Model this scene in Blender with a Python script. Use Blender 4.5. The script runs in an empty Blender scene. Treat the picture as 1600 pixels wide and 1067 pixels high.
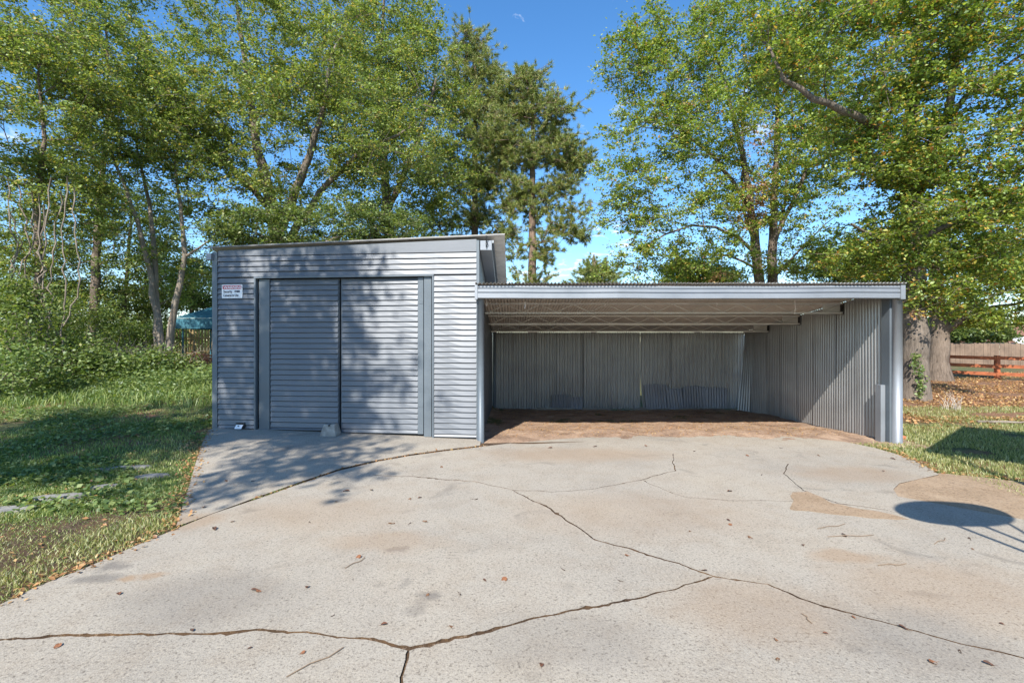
import bpy, math, random
import numpy as np
from mathutils import Vector, Matrix, noise as mnoise
from mathutils.geometry import delaunay_2d_cdt
R = math.radians
random.seed(7)
SC = bpy.context.scene
COL = SC.collection

# ------------------------------------------------------------------ camera
EYE, F = 1.78, 750.0                      # eye height, focal length in photo pixels (1600 wide)
cam = bpy.data.cameras.new('camera')
cam.sensor_width = 36.0
cam.lens = 36.0 * F / 1600.0
cam.clip_start, cam.clip_end = 0.05, 3000
camo = bpy.data.objects.new('camera', cam)
COL.objects.link(camo)
camo.location = (0, 0, EYE)
camo.rotation_euler = (R(90), 0, 0)
SC.camera = camo

# ------------------------------------------------------------------ sky, sun, exposure
SUN_EL, SUN_AZ = R(41.6), R(16.0)         # light travels to +Y and a little to +X
sd = Vector((math.sin(SUN_AZ) * math.cos(SUN_EL), math.cos(SUN_AZ) * math.cos(SUN_EL), -math.sin(SUN_EL)))
w = bpy.data.worlds.new('World'); SC.world = w; w.use_nodes = True
nt = w.node_tree; nt.nodes.clear()
out = nt.nodes.new('ShaderNodeOutputWorld'); bg = nt.nodes.new('ShaderNodeBackground')
sky = nt.nodes.new('ShaderNodeTexSky'); sky.sky_type = 'NISHITA'; sky.sun_disc = False
sky.sun_elevation = SUN_EL
sky.sun_rotation = math.atan2(-sd.x, -sd.y)
sky.air_density = 1.0; sky.dust_density = 0.25; sky.ozone_density = 3.0; sky.altitude = 200
bg.inputs['Strength'].default_value = 0.12
tc = nt.nodes.new('ShaderNodeTexCoord')
sep = nt.nodes.new('ShaderNodeSeparateXYZ'); nt.links.new(tc.outputs['Generated'], sep.inputs[0])
mx = nt.nodes.new('ShaderNodeMath'); mx.operation = 'MAXIMUM'; mx.inputs[1].default_value = 0.02
nt.links.new(sep.outputs['Z'], mx.inputs[0])
ad = nt.nodes.new('ShaderNodeMath'); ad.operation = 'ADD'; ad.inputs[1].default_value = 0.12
nt.links.new(mx.outputs[0], ad.inputs[0])
dv = nt.nodes.new('ShaderNodeVectorMath'); dv.operation = 'DIVIDE'
cb = nt.nodes.new('ShaderNodeCombineXYZ')
for k in range(3): nt.links.new(ad.outputs[0], cb.inputs[k])
nt.links.new(tc.outputs['Generated'], dv.inputs[0]); nt.links.new(cb.outputs[0], dv.inputs[1])
ofs = nt.nodes.new('ShaderNodeVectorMath'); ofs.operation = 'ADD'; ofs.inputs[1].default_value = (3.7, 1.9, 0)
nt.links.new(dv.outputs[0], ofs.inputs[0])
def wnoise(scale, detail, rough, dist):
    n = nt.nodes.new('ShaderNodeTexNoise'); n.inputs['Scale'].default_value = scale
    n.inputs['Detail'].default_value = detail; n.inputs['Roughness'].default_value = rough
    n.inputs['Distortion'].default_value = dist
    nt.links.new(ofs.outputs[0], n.inputs['Vector']); return n
n1 = wnoise(9.0, 7, 0.62, 0.5); n2 = wnoise(1.3, 3, 0.5, 0.2)
mul = nt.nodes.new('ShaderNodeMath'); mul.operation = 'MULTIPLY'
nt.links.new(n1.outputs['Fac'], mul.inputs[0]); nt.links.new(n2.outputs['Fac'], mul.inputs[1])
ramp = nt.nodes.new('ShaderNodeMapRange'); ramp.inputs['From Min'].default_value = 0.34; ramp.inputs['From Max'].default_value = 0.50
nt.links.new(mul.outputs[0], ramp.inputs['Value'])
mix = nt.nodes.new('ShaderNodeMix'); mix.data_type = 'RGBA'
mix.inputs['B'].default_value = (6.2, 6.4, 6.7, 1)
hs = nt.nodes.new('ShaderNodeHueSaturation'); hs.inputs['Saturation'].default_value = 1.23
nt.links.new(sky.outputs[0], hs.inputs['Color'])
nt.links.new(ramp.outputs[0], mix.inputs['Factor']); nt.links.new(hs.outputs[0], mix.inputs['A'])
nt.links.new(mix.outputs['Result'], bg.inputs['Color']); nt.links.new(bg.outputs[0], out.inputs['Surface'])
sl = bpy.data.lights.new('sun', 'SUN'); sl.energy = 4.2; sl.angle = R(0.53); sl.color = (1.0, 0.94, 0.85)
so = bpy.data.objects.new('sun', sl); COL.objects.link(so)
so.rotation_euler = sd.to_track_quat('-Z', 'Y').to_euler()
SC.view_settings.view_transform = 'Standard'; SC.view_settings.look = 'None'
SC.view_settings.exposure = 1.15; SC.view_settings.gamma = 1.0
SC.cycles.max_bounces = 8; SC.cycles.diffuse_bounces = 4; SC.cycles.transmission_bounces = 4
SC.cycles.use_denoising = True

# ------------------------------------------------------------------ helpers
def P(px, py, D):
    """photo pixel at depth D -> world point"""
    return Vector(((px - 800) * D / F, D, EYE - (py - 533.5) * D / F))
def ss(a, b, x):
    t = np.clip((np.asarray(x, float) - a) / (b - a), 0, 1); return t * t * (3 - 2 * t)
def gz(x, y):
    """height of the bare ground"""
    x = np.asarray(x, float); y = np.asarray(y, float)
    t = np.clip((-x - 0.6) / 4.9, 0, 1)
    z = (0.03 + 0.12 * t) * ss(5.3, 8.6, y) * (1 - ss(-0.6, 0.3, x))
    wl = np.maximum(1 - ss(-6.6, -5.2, x), ss(15, 18, y) * (1 - ss(-2, 2, x)))
    z = z + wl * 0.085 * np.clip(y - 8.6, 0, 7.0)
    z = z - 0.19 * np.clip((y - 8.6) / 5.3, 0, 1) * ss(-0.9, -0.3, x) * (1 - ss(6.6, 7.3, x)) * (1 - ss(14.5, 17, y))
    z = z + 0.02 * np.clip(y - 9, 0, 12) * ss(6.7, 8.5, x)
    return z
def G(px, py, off=0.03):
    """photo pixel on the ground -> world (x, y)"""
    D = EYE * F / (py - 533.5)
    for _ in range(40):
        x = (px - 800) * D / F
        D = 0.5 * D + 0.5 * (EYE - float(gz(x, D)) - off) * F / (py - 533.5)
    return ((px - 800) * D / F, D)
def mat(name, build, rough=0.6, metal=0.0, spec=0.5):
    m = bpy.data.materials.new(name); m.use_nodes = True
    t = m.node_tree; b = t.nodes['Principled BSDF']
    b.inputs['Roughness'].default_value = rough; b.inputs['Metallic'].default_value = metal
    b.inputs['Specular IOR Level'].default_value = spec
    build(t, b); return m
def N(t, kind, **kw):
    n = t.nodes.new(kind)
    for k, v in kw.items(): n.inputs[k].default_value = v
    return n
def ramp_node(t, fac, stops):
    r = t.nodes.new('ShaderNodeValToRGB'); e = r.color_ramp.elements
    while len(e) < len(stops): e.new(0.5)
    for i, (p, c) in enumerate(stops): e[i].position = p; e[i].color = (*c, 1)
    t.links.new(fac, r.inputs[0]); return r.outputs[0]
def mixc(t, fac, a, b, mode='MIX'):
    m = t.nodes.new('ShaderNodeMix'); m.data_type = 'RGBA'; m.blend_type = mode
    for key, v in (('Factor', fac), ('A', a), ('B', b)):
        if isinstance(v, (int, float)): m.inputs[key].default_value = v
        elif isinstance(v, tuple): m.inputs[key].default_value = (*v, 1)
        else: t.links.new(v, m.inputs[key])
    return m.outputs['Result']
def coords(t, kind='Object', scale=(1, 1, 1)):
    c = t.nodes.new('ShaderNodeTexCoord'); mp = t.nodes.new('ShaderNodeMapping')
    mp.inputs['Scale'].default_value = scale
    t.links.new(c.outputs[kind], mp.inputs[0]); return mp.outputs[0]
def wcoords(t, scale=(1, 1, 1)):
    g = t.nodes.new('ShaderNodeNewGeometry'); mp = t.nodes.new('ShaderNodeMapping')
    mp.inputs['Scale'].default_value = scale
    t.links.new(g.outputs['Position'], mp.inputs[0]); return mp.outputs[0]
def noise(t, vec, scale, detail=4, rough=0.55, dist=0.0):
    n = N(t, 'ShaderNodeTexNoise', Scale=scale, Detail=detail, Roughness=rough, Distortion=dist)
    t.links.new(vec, n.inputs['Vector']); return n.outputs['Fac']
def maprange(t, v, a, b, c=0.0, d=1.0):
    m = t.nodes.new('ShaderNodeMapRange')
    for k, x in zip(('From Min', 'From Max', 'To Min', 'To Max'), (a, b, c, d)): m.inputs[k].default_value = x
    t.links.new(v, m.inputs['Value']); return m.outputs[0]
def bump(t, b, h, strength=0.3, dist=0.01):
    n = t.nodes.new('ShaderNodeBump'); n.inputs['Strength'].default_value = strength; n.inputs['Distance'].default_value = dist
    t.links.new(h, n.inputs['Height']); t.links.new(n.outputs[0], b.inputs['Normal'])
def simple(name, col, rough=0.6, metal=0.0, var=0.15, scale=8.0, bmp=0.1):
    def f(t, b):
        v = wcoords(t); n = noise(t, v, scale, 5)
        c = mixc(t, maprange(t, n, 0.3, 0.7), tuple(x * (1 - var) for x in col), tuple(min(1, x * (1 + var)) for x in col))
        t.links.new(c, b.inputs['Base Color'])
        if bmp: bump(t, b, noise(t, v, scale * 8, 3), bmp, 0.01)
    return mat(name, f, rough, metal)

# mesh builder
class MB:
    def __init__(s): s.v = []; s.f = []
    def add(s, vs, fs):
        o = len(s.v); s.v += [tuple(p) for p in vs]; s.f += [tuple(i + o for i in f) for f in fs]; return s
    def box(s, a, b):
        (x0, y0, z0), (x1, y1, z1) = a, b
        return s.add([(x0, y0, z0), (x1, y0, z0), (x1, y1, z0), (x0, y1, z0), (x0, y0, z1), (x1, y0, z1), (x1, y1, z1), (x0, y1, z1)],
                     [(0, 3, 2, 1), (4, 5, 6, 7), (0, 1, 5, 4), (1, 2, 6, 5), (2, 3, 7, 6), (3, 0, 4, 7)])
    def bar(s, p, q, wd, ht):
        """box beam from p to q"""
        p, q = Vector(p), Vector(q); d = (q - p).normalized()
        up = Vector((0, 0, 1)) if abs(d.z) < 0.9 else Vector((0, 1, 0))
        sx = d.cross(up).normalized() * wd / 2; sz = sx.cross(d).normalized() * ht / 2
        vs = [c + a * sx + b * sz for c in (p, q) for a, b in ((-1, -1), (1, -1), (1, 1), (-1, 1))]
        return s.add(vs, [(3, 2, 1, 0), (4, 5, 6, 7), (0, 1, 5, 4), (1, 2, 6, 5), (2, 3, 7, 6), (3, 0, 4, 7)])
    def tube(s, pts, rad, n=8, cap=True):
        pts = [Vector(p) for p in pts]; rs = rad if isinstance(rad, (list, tuple)) else [rad] * len(pts)
        rings = []
        for i, p in enumerate(pts):
            d = (pts[min(i + 1, len(pts) - 1)] - pts[max(i - 1, 0)]).normalized()
            up = Vector((0, 0, 1)) if abs(d.z) < 0.95 else Vector((0, 1, 0))
            a = d.cross(up).normalized(); b = a.cross(d)
            rings.append([p + rs[i] * (math.cos(2 * math.pi * k / n) * a + math.sin(2 * math.pi * k / n) * b) for k in range(n)])
        vs = [v for r in rings for v in r]; fs = []
        for i in range(len(pts) - 1):
            for k in range(n):
                k2 = (k + 1) % n; fs.append((i * n + k, i * n + k2, (i + 1) * n + k2, (i + 1) * n + k))
        if cap: fs += [tuple(range(n)), tuple(reversed(range((len(pts) - 1) * n, len(pts) * n)))]
        return s.add(vs, fs)
    def prism(s, prof, x0, x1):
        """profile (y, z) extruded along x"""
        n = len(prof)
        vs = [(x0, y, z) for y, z in prof] + [(x1, y, z) for y, z in prof]
        fs = [(i, (i + 1) % n, n + (i + 1) % n, n + i) for i in range(n)] + [tuple(reversed(range(n))), tuple(range(n, 2 * n))]
        return s.add(vs, fs)
    def mesh(s, name, m, smooth=False, M=None):
        me = bpy.data.meshes.new(name)
        vs = s.v if M is None else [tuple(M @ Vector(v)) for v in s.v]
        me.from_pydata(vs, [], s.f); me.materials.append(m)
        if smooth: me.polygons.foreach_set('use_smooth', [True] * len(me.polygons))
        me.update(); return me
def link(name, me, parent=None, loc=(0, 0, 0), rot=(0, 0, 0)):
    o = bpy.data.objects.new(name, me); COL.objects.link(o)
    o.location = loc; o.rotation_euler = rot
    if parent is not None: o.parent = parent
    return o
ROOTM = {}
def thing(name, label, cat, loc=(0, 0, 0), rz=0.0, group=None):
    o = link(name, None, None, loc, (0, 0, rz)); o.empty_display_size = 0.1
    ROOTM[o] = (Matrix.Translation(Vector(loc)) @ Matrix.Rotation(rz, 4, 'Z')).inverted()
    tag(o, label, cat, group); return o
def tag(o, label, cat=None, group=None, kind=None):
    o['label'] = label
    if cat: o['category'] = cat
    if group: o['group'] = group
    if kind: o['kind'] = kind
    return o
def wpart(name, mb, m, parent, smooth=False, root=None):
    """part given in world coordinates, hung under its thing"""
    r = root or parent
    return link(name, mb.mesh(name, m, smooth, ROOTM[r]), parent)
def npmesh(name, V, Fc, m, smooth=False):
    """fast mesh from arrays; Fc is (n, 3) or (n, 4)"""
    me = bpy.data.meshes.new(name); k = Fc.shape[1]
    me.vertices.add(len(V)); me.vertices.foreach_set('co', np.ascontiguousarray(V, np.float32).ravel())
    me.loops.add(Fc.size); me.loops.foreach_set('vertex_index', np.ascontiguousarray(Fc, np.int32).ravel())
    me.polygons.add(len(Fc)); me.polygons.foreach_set('loop_start', np.arange(0, Fc.size, k, dtype=np.int32))
    me.polygons.foreach_set('loop_total', np.full(len(Fc), k, np.int32))
    if smooth: me.polygons.foreach_set('use_smooth', np.ones(len(Fc), bool))
    me.materials.append(m); me.update(calc_edges=True); return me

# ------------------------------------------------------------------ materials
_o, _r = (.12, .11, .10), (.27, .17, .09)
SPOTS = [(150, 905, .13, 1.5, .6, _o), (178, 884, .10, 1.4, .6, _o), (665, 936, .09, 1.3, .6, _o), (640, 955, .10, 1.0, .35, _o), (617, 856, .06, 1.6, .5, _o), (197, 905, .08, 1.3, .6, _r), (238, 900, .07, 1.4, .5, _r),
         (1315, 867, .16, 2.2, .45, _r), (300, 815, .3, 1.2, .4, _r), (600, 845, .3, 2.2, .3, _r), (330, 935, .45, 1.8, .3, _o), (1180, 950, .5, 1.5, .28, _r), (1480, 920, .6, 1.6, .3, _r), (880, 1000, .4, 1.8, .25, _o), (1000, 800, .8, 2.0, .22, _r), (500, 800, .6, 2.0, .22, _r), (1450, 1000, .4, 1.5, .3, _o), (900, 710, .6, 3.0, .35, _r), (1330, 740, .5, 2.0, .3, _r)]
def m_concrete(t, b):
    v = wcoords(t)
    big = noise(t, v, 0.55, 5, 0.6, 0.4); mid = noise(t, v, 3.0, 6, 0.65); fine = noise(t, v, 120, 3, 0.7); sp = noise(t, v, 38, 2, 0.6)
    c = ramp_node(t, big, [(0.25, (0.27, 0.247, 0.21)), (0.5, (0.335, 0.302, 0.25)), (0.75, (0.36, 0.316, 0.25))])
    c = mixc(t, maprange(t, mid, 0.45, 0.75, 0, 0.5), c, (0.255, 0.205, 0.15))
    c = mixc(t, maprange(t, fine, 0.52, 0.68, 0, 0.55), c, (0.095, 0.083, 0.07))
    c = mixc(t, maprange(t, fine, 0.42, 0.30, 0, 0.5), c, (0.33, 0.305, 0.265))
    c = mixc(t, maprange(t, sp, 0.60, 0.70, 0, 0.6), c, (0.085, 0.068, 0.052))
    ag = noise(t, v, 62, 2, 0.5)
    c = mixc(t, maprange(t, ag, 0.56, 0.70, 0, 0.45), c, (0.45, 0.40, 0.32))
    c = mixc(t, maprange(t, ag, 0.42, 0.30, 0, 0.5), c, (0.10, 0.085, 0.068))
    st = noise(t, v, 1.7, 3, 0.5, 1.0)
    c = mixc(t, maprange(t, st, 0.63, 0.72, 0, 0.35), c, (0.105, 0.095, 0.085))
    wob = N(t, 'ShaderNodeTexNoise', Scale=4.0, Detail=4.0); t.links.new(v, wob.inputs['Vector'])
    wv = t.nodes.new('ShaderNodeVectorMath'); wv.operation = 'MULTIPLY_ADD'; wv.inputs[1].default_value = (.35, .35, 0)
    t.links.new(wob.outputs['Color'], wv.inputs[0]); t.links.new(v, wv.inputs[2])
    for px, py, r_, sx_, k_, col_ in SPOTS:      # oil and rust stains
        gx_, gy_ = G(px, py); sb_ = t.nodes.new('ShaderNodeVectorMath'); sb_.operation = 'SUBTRACT'
        t.links.new(wv.outputs[0], sb_.inputs[0]); sb_.inputs[1].default_value = (gx_ + .175, gy_ + .175, 0)
        ml = t.nodes.new('ShaderNodeVectorMath'); ml.operation = 'MULTIPLY'; ml.inputs[1].default_value = (1 / (r_ * sx_), 1 / r_, 0)
        t.links.new(sb_.outputs[0], ml.inputs[0]); ln = t.nodes.new('ShaderNodeVectorMath'); ln.operation = 'LENGTH'
        t.links.new(ml.outputs[0], ln.inputs[0]); c = mixc(t, maprange(t, ln.outputs['Value'], 1.0, .45, 0, k_), c, col_)
    t.links.new(c, b.inputs['Base Color'])
    bump(t, b, fine, 0.45, 0.008)
M_CONC = mat('concrete', m_concrete, 0.9, 0, 0.25)
def m_dirt(t, b, cols=((0.15, 0.10, 0.072), (0.29, 0.20, 0.14), (0.41, 0.30, 0.215))):
    v = wcoords(t); a = noise(t, v, 2.2, 6, 0.65, 0.3); f = noise(t, v, 60, 4, 0.7)
    c = ramp_node(t, a, [(0.3, cols[0]), (0.5, cols[1]), (0.72, cols[2])])
    c = mixc(t, maprange(t, f, 0.5, 0.7, 0, 0.7), c, (0.08, 0.05, 0.035))
    c = mixc(t, maprange(t, f, 0.4, 0.3, 0, 0.4), c, (0.45, 0.33, 0.22))
    g2 = noise(t, v, 26, 4, 0.75)
    c = mixc(t, maprange(t, g2, 0.55, 0.68, 0, 0.6), c, (0.09, 0.058, 0.04))
    c = mixc(t, maprange(t, g2, 0.44, 0.32, 0, 0.45), c, (0.40, 0.31, 0.23))
    t.links.new(c, b.inputs['Base Color']); bump(t, b, f, 0.6, 0.015)
M_DIRT = mat('dirt', m_dirt, 0.95, 0, 0.2)
M_SILT = mat('silt', lambda t, b: m_dirt(t, b, ((0.27, 0.195, 0.125), (0.32, 0.235, 0.155), (0.36, 0.275, 0.19))), 0.9, 0, 0.2)
M_SOIL = mat('crack_soil', lambda t, b: m_dirt(t, b, ((0.03, 0.02, 0.014), (0.065, 0.042, 0.025), (0.16, 0.095, 0.045))), 0.95, 0, 0.2)
def m_ground(t, b):
    v = wcoords(t); a = noise(t, v, 0.8, 6, 0.65, 0.5); f = noise(t, v, 22, 5, 0.7)
    gr = ramp_node(t, f, [(0.3, (0.035, 0.05, 0.018)), (0.5, (0.085, 0.10, 0.035)), (0.7, (0.21, 0.17, 0.09))])
    so_ = ramp_node(t, f, [(0.3, (0.07, 0.04, 0.025)), (0.5, (0.19, 0.105, 0.06)), (0.7, (0.33, 0.20, 0.12))])
    s = t.nodes.new('ShaderNodeSeparateXYZ'); t.links.new(v, s.inputs[0])
    # straw and fallen leaves lie under the trees to the right of the carport
    rx = maprange(t, s.outputs['X'], 6.9, 7.4); ry = maprange(t, s.outputs['Y'], 10.0, 11.2); ry2 = maprange(t, s.outputs['Y'], 21, 19)
    m1 = t.nodes.new('ShaderNodeMath'); m1.operation = 'MULTIPLY'; t.links.new(rx, m1.inputs[0]); t.links.new(ry, m1.inputs[1])
    m2 = t.nodes.new('ShaderNodeMath'); m2.operation = 'MULTIPLY'; t.links.new(m1.outputs[0], m2.inputs[0]); t.links.new(ry2, m2.inputs[1])
    bare = maprange(t, a, 0.50, 0.62)
    mxx = t.nodes.new('ShaderNodeMath'); mxx.operation = 'MAXIMUM'; t.links.new(m2.outputs[0], mxx.inputs[0]); t.links.new(bare, mxx.inputs[1])
    t.links.new(mixc(t, mxx.outputs[0], gr, so_), b.inputs['Base Color'])
    bump(t, b, f, 0.8, 0.03)
M_GROUND = mat('soil_and_turf', m_ground, 0.95, 0, 0.2)
def m_siding(t, b, col=(0.120, 0.131, 0.146)):
    v = wcoords(t, (1, 1, 1)); a = noise(t, v, 1.3, 4, 0.6); f = noise(t, wcoords(t, (2.0, 2.0, 9.0)), 2.2, 3, 0.5, 0.4); s = noise(t, v, 30, 4, 0.7)
    c = mixc(t, maprange(t, a, 0.3, 0.7), tuple(x * 0.88 for x in col), tuple(x * 1.1 for x in col))
    c = mixc(t, maprange(t, s, 0.62, 0.75, 0, 0.35), c, (0.15, 0.155, 0.16))
    t.links.new(c, b.inputs['Base Color'])
    t.links.new(maprange(t, a, 0.3, 0.7, 0.42, 0.56), b.inputs['Roughness'])
    bump(t, b, f, 0.055, 0.02)
M_SIDING = mat('silver_painted_siding', m_siding, 0.42, 0.32)
M_TRIM = mat('grey_painted_trim', lambda t, b: m_siding(t, b, (0.115, 0.138, 0.158)), 0.5, 0.2)
M_FASCIA = mat('fascia_aluminium', lambda t, b: m_siding(t, b, (0.25, 0.27, 0.295)), 0.4, 0.4)
def m_corr(t, b, col=(0.31, 0.31, 0.31)):
    v = wcoords(t); a = noise(t, v, 0.9, 5, 0.6, 0.3); st = noise(t, wcoords(t, (9, 9, 0.7)), 1.4, 5, 0.65)
    c = mixc(t, maprange(t, a, 0.3, 0.7), tuple(x * 0.8 for x in col), tuple(x * 1.12 for x in col))
    c = mixc(t, maprange(t, st, 0.5, 0.75, 0, 0.45), c, (0.22, 0.20, 0.18))
    t.links.new(c, b.inputs['Base Color'])
M_SHEDGE = simple('weathered_roof_edge', (0.17, 0.165, 0.16), 0.6, 0.3, 0.2, 6, 0)
M_CORR = mat('corrugated_steel', m_corr, 0.36, 0.55)
M_PATCH = mat('old_dark_corrugated_steel', lambda t, b: m_corr(t, b, (0.19, 0.195, 0.22)), 0.45, 0.4)
M_ROOFC = mat('roof_steel_underside', lambda t, b: m_corr(t, b, (0.58, 0.56, 0.525)), 0.55, 0.1)
M_TRUSS = simple('truss_steel_paint', (0.50, 0.49, 0.46), 0.5, 0.1, 0.15, 3, 0)
M_BLACK = simple('black_plastic', (0.02, 0.02, 0.022), 0.4, 0, 0.2, 20, 0)
M_WHITE = simple('white_enamel', (0.78, 0.77, 0.77), 0.35, 0, 0.05, 12, 0)
M_RED = simple('faded_red_print', (0.55, 0.09, 0.11), 0.5, 0, 0.2, 25, 0)
M_INK = simple('black_print', (0.03, 0.03, 0.05), 0.5, 0, 0.1, 25, 0)
M_DARK = simple('dark_cavity_board', (0.05, 0.05, 0.055), 0.9, 0, 0.2, 5, 0)
M_BLOCK = simple('rough_cast_concrete', (0.27, 0.25, 0.22), 0.95, 0, 0.3, 14, 0.6)
M_STONE = simple('weathered_grey_stone', (0.20, 0.195, 0.18), 0.95, 0, 0.35, 9, 0.6)
M_BRICK = simple('orange_brick', (0.42, 0.16, 0.08), 0.9, 0, 0.25, 20, 0.4)
M_BLUE = simple('blue_canopy_cloth', (0.035, 0.14, 0.19), 0.7, 0, 0.25, 2, 0.1)
M_BLUEEDGE = simple('pale_canopy_piping', (0.35, 0.45, 0.45), 0.7, 0, 0.1, 2, 0)
M_RAIL = simple('red_stained_rail_timber', (0.32, 0.095, 0.035), 0.75, 0, 0.35, 4, 0.3)
M_BOARD = simple('weathered_fence_board', (0.18, 0.125, 0.088), 0.85, 0, 0.35, 1.6, 0.3)
M_PICKET = simple('yellowed_picket_timber', (0.34, 0.25, 0.12), 0.85, 0, 0.35, 3, 0.2)
M_CREAM = simple('cream_siding', (0.55, 0.50, 0.38), 0.7, 0, 0.1, 2, 0)
M_SHINGLE = simple('brown_roof_shingle', (0.22, 0.10, 0.07), 0.9, 0, 0.25, 5, 0.3)
M_SLATE = simple('dark_roof_sheet', (0.05, 0.055, 0.07), 0.6, 0.2, 0.2, 5, 0)
def m_bark(t, b, dark=(0.06, 0.045, 0.035), light=(0.25, 0.20, 0.16)):
    v = wcoords(t, (1, 1, 0.18)); f = noise(t, v, 16, 5, 0.7, 0.6); g = noise(t, wcoords(t), 2.0, 3)
    c = ramp_node(t, f, [(0.3, dark), (0.55, tuple((a + c_) / 2 for a, c_ in zip(dark, light))), (0.75, light)])
    c = mixc(t, maprange(t, g, 0.45, 0.7, 0, 0.4), c, tuple(x * 1.2 for x in light))
    t.links.new(c, b.inputs['Base Color']); bump(t, b, f, 0.9, 0.04)
M_BARK = mat('brown_bark', m_bark, 0.95, 0, 0.2)
M_BARKG = mat('grey_bark', lambda t, b: m_bark(t, b, (0.08, 0.066, 0.053), (0.26, 0.215, 0.175)), 0.95, 0, 0.2)
M_BARKP = mat('pine_bark', lambda t, b: m_bark(t, b, (0.09, 0.06, 0.045), (0.30, 0.22, 0.17)), 0.95, 0, 0.2)
M_BARKM = mat('smooth_tan_bark', lambda t, b: m_bark(t, b, (0.13, 0.105, 0.08), (0.31, 0.265, 0.215)), 0.9, 0, 0.2)
GAIN = 1.58
def leaf_mat(name, stops, trans=0.4, rough=0.5, gloss=0.035):
    m = bpy.data.materials.new(name); m.use_nodes = True; t = m.node_tree; t.nodes.clear()
    o = t.nodes.new('ShaderNodeOutputMaterial'); g = t.nodes.new('ShaderNodeNewGeometry')
    c = ramp_node(t, g.outputs['Random Per Island'], [(p_, (min(.5, c_[0] * GAIN), min(.5, c_[1] * GAIN * 1.06), min(.5, c_[2] * GAIN))) for p_, c_ in stops])
    n = noise(t, wcoords(t), 0.5, 3)
    c = mixc(t, maprange(t, n, 0.3, 0.7, 0, 0.5), c, mixc(t, 0.35, c, (0.16, 0.17, 0.03)))
    d = t.nodes.new('ShaderNodeBsdfDiffuse'); tr = t.nodes.new('ShaderNodeBsdfTranslucent'); gl = N(t, 'ShaderNodeBsdfGlossy', Roughness=rough)
    tcx = mixc(t, 1.0, c, (1.5, 1.5, 0.7), 'MULTIPLY')
    t.links.new(c, d.inputs[0]); t.links.new(tcx, tr.inputs[0]); gl.inputs[0].default_value = (0.9, 0.95, 1.0, 1)
    a = N(t, 'ShaderNodeMixShader', Fac=trans); bx_ = N(t, 'ShaderNodeMixShader', Fac=gloss)
    t.links.new(d.outputs[0], a.inputs[1]); t.links.new(tr.outputs[0], a.inputs[2])
    t.links.new(a.outputs[0], bx_.inputs[1]); t.links.new(gl.outputs[0], bx_.inputs[2]); t.links.new(bx_.outputs[0], o.inputs['Surface'])
    return m
L_OAK = leaf_mat('oak_leaf', [(0.0, (0.045, 0.065, 0.018)), (0.45, (0.125, 0.165, 0.045)), (0.85, (0.195, 0.22, 0.065)), (0.97, (0.28, 0.20, 0.06))])
L_DARK = leaf_mat('privet_leaf', [(0.0, (0.03, 0.048, 0.015)), (0.5, (0.085, 0.12, 0.034)), (0.9, (0.15, 0.18, 0.055)), (1.0, (0.18, 0.17, 0.06))])
L_MAPLE = leaf_mat('maple_leaf', [(0.0, (0.045, 0.08, 0.018)), (0.5, (0.145, 0.19, 0.035)), (0.85, (0.21, 0.25, 0.05)), (0.95, (0.34, 0.27, 0.06)), (1.0, (0.33, 0.12, 0.03))])
L_GUM = leaf_mat('sweetgum_leaf', [(0.0, (0.04, 0.075, 0.018)), (0.5, (0.135, 0.18, 0.035)), (0.82, (0.21, 0.25, 0.05)), (0.91, (0.38, 0.24, 0.05)), (1.0, (0.38, 0.11, 0.03))])
L_DEAD = leaf_mat('dead_leaf', [(0.0, (0.14, 0.06, 0.03)), (0.5, (0.26, 0.12, 0.055)), (1.0, (0.38, 0.21, 0.10))], 0.2)
L_PINE = leaf_mat('pine_needle', [(0.0, (0.06, 0.085, 0.024)), (0.5, (0.125, 0.15, 0.04)), (0.88, (0.20, 0.21, 0.06)), (1.0, (0.28, 0.17, 0.07))], 0.25)
L_WEED = leaf_mat('weed_leaf', [(0.0, (0.035, 0.06, 0.018)), (0.5, (0.085, 0.125, 0.036)), (1.0, (0.17, 0.195, 0.07))], 0.35)
L_GRASS = leaf_mat('grass_blade', [(0.0, (0.08, 0.105, 0.03)), (0.4, (0.15, 0.16, 0.05)), (0.7, (0.26, 0.225, 0.10)), (1.0, (0.40, 0.32, 0.18))], 0.35)
L_GRASSG = leaf_mat('lush_grass_blade', [(0.0, (0.05, 0.085, 0.025)), (0.5, (0.105, 0.15, 0.04)), (1.0, (0.22, 0.235, 0.08))], 0.35)

# ------------------------------------------------------------------ the ground
def axis(near0, near1, step, far):
    a = list(np.arange(near0, near1 + 1e-6, step)); s = step; x = near1
    while x < far: s *= 1.35; x += s; a.append(x)
    s = step; x = near0
    while x > -far: s *= 1.35; x -= s; a.insert(0, x)
    return np.array(a)
ax, ay = axis(-16, 16, 0.3, 900), axis(-4, 26, 0.3, 900)
GX, GY = np.meshgrid(ax, ay)
nz = np.array([mnoise.noise((x * 0.9, y * 0.9, 3.3)) for x, y in zip(GX.ravel(), GY.ravel())]).reshape(GX.shape)
GZ = gz(GX, GY) - 0.012 + 0.012 * nz
nxg = len(ax)
ii = (np.arange(len(ay) - 1)[:, None] * nxg + np.arange(nxg - 1)[None, :]).ravel()
ground = link('ground', npmesh('ground', np.stack([GX.ravel(), GY.ravel(), GZ.ravel()], 1), np.stack([ii, ii + 1, ii + nxg + 1, ii + nxg], 1), M_GROUND, True))
tag(ground, 'grassy and bare brown ground around the shed', kind='structure')

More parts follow.
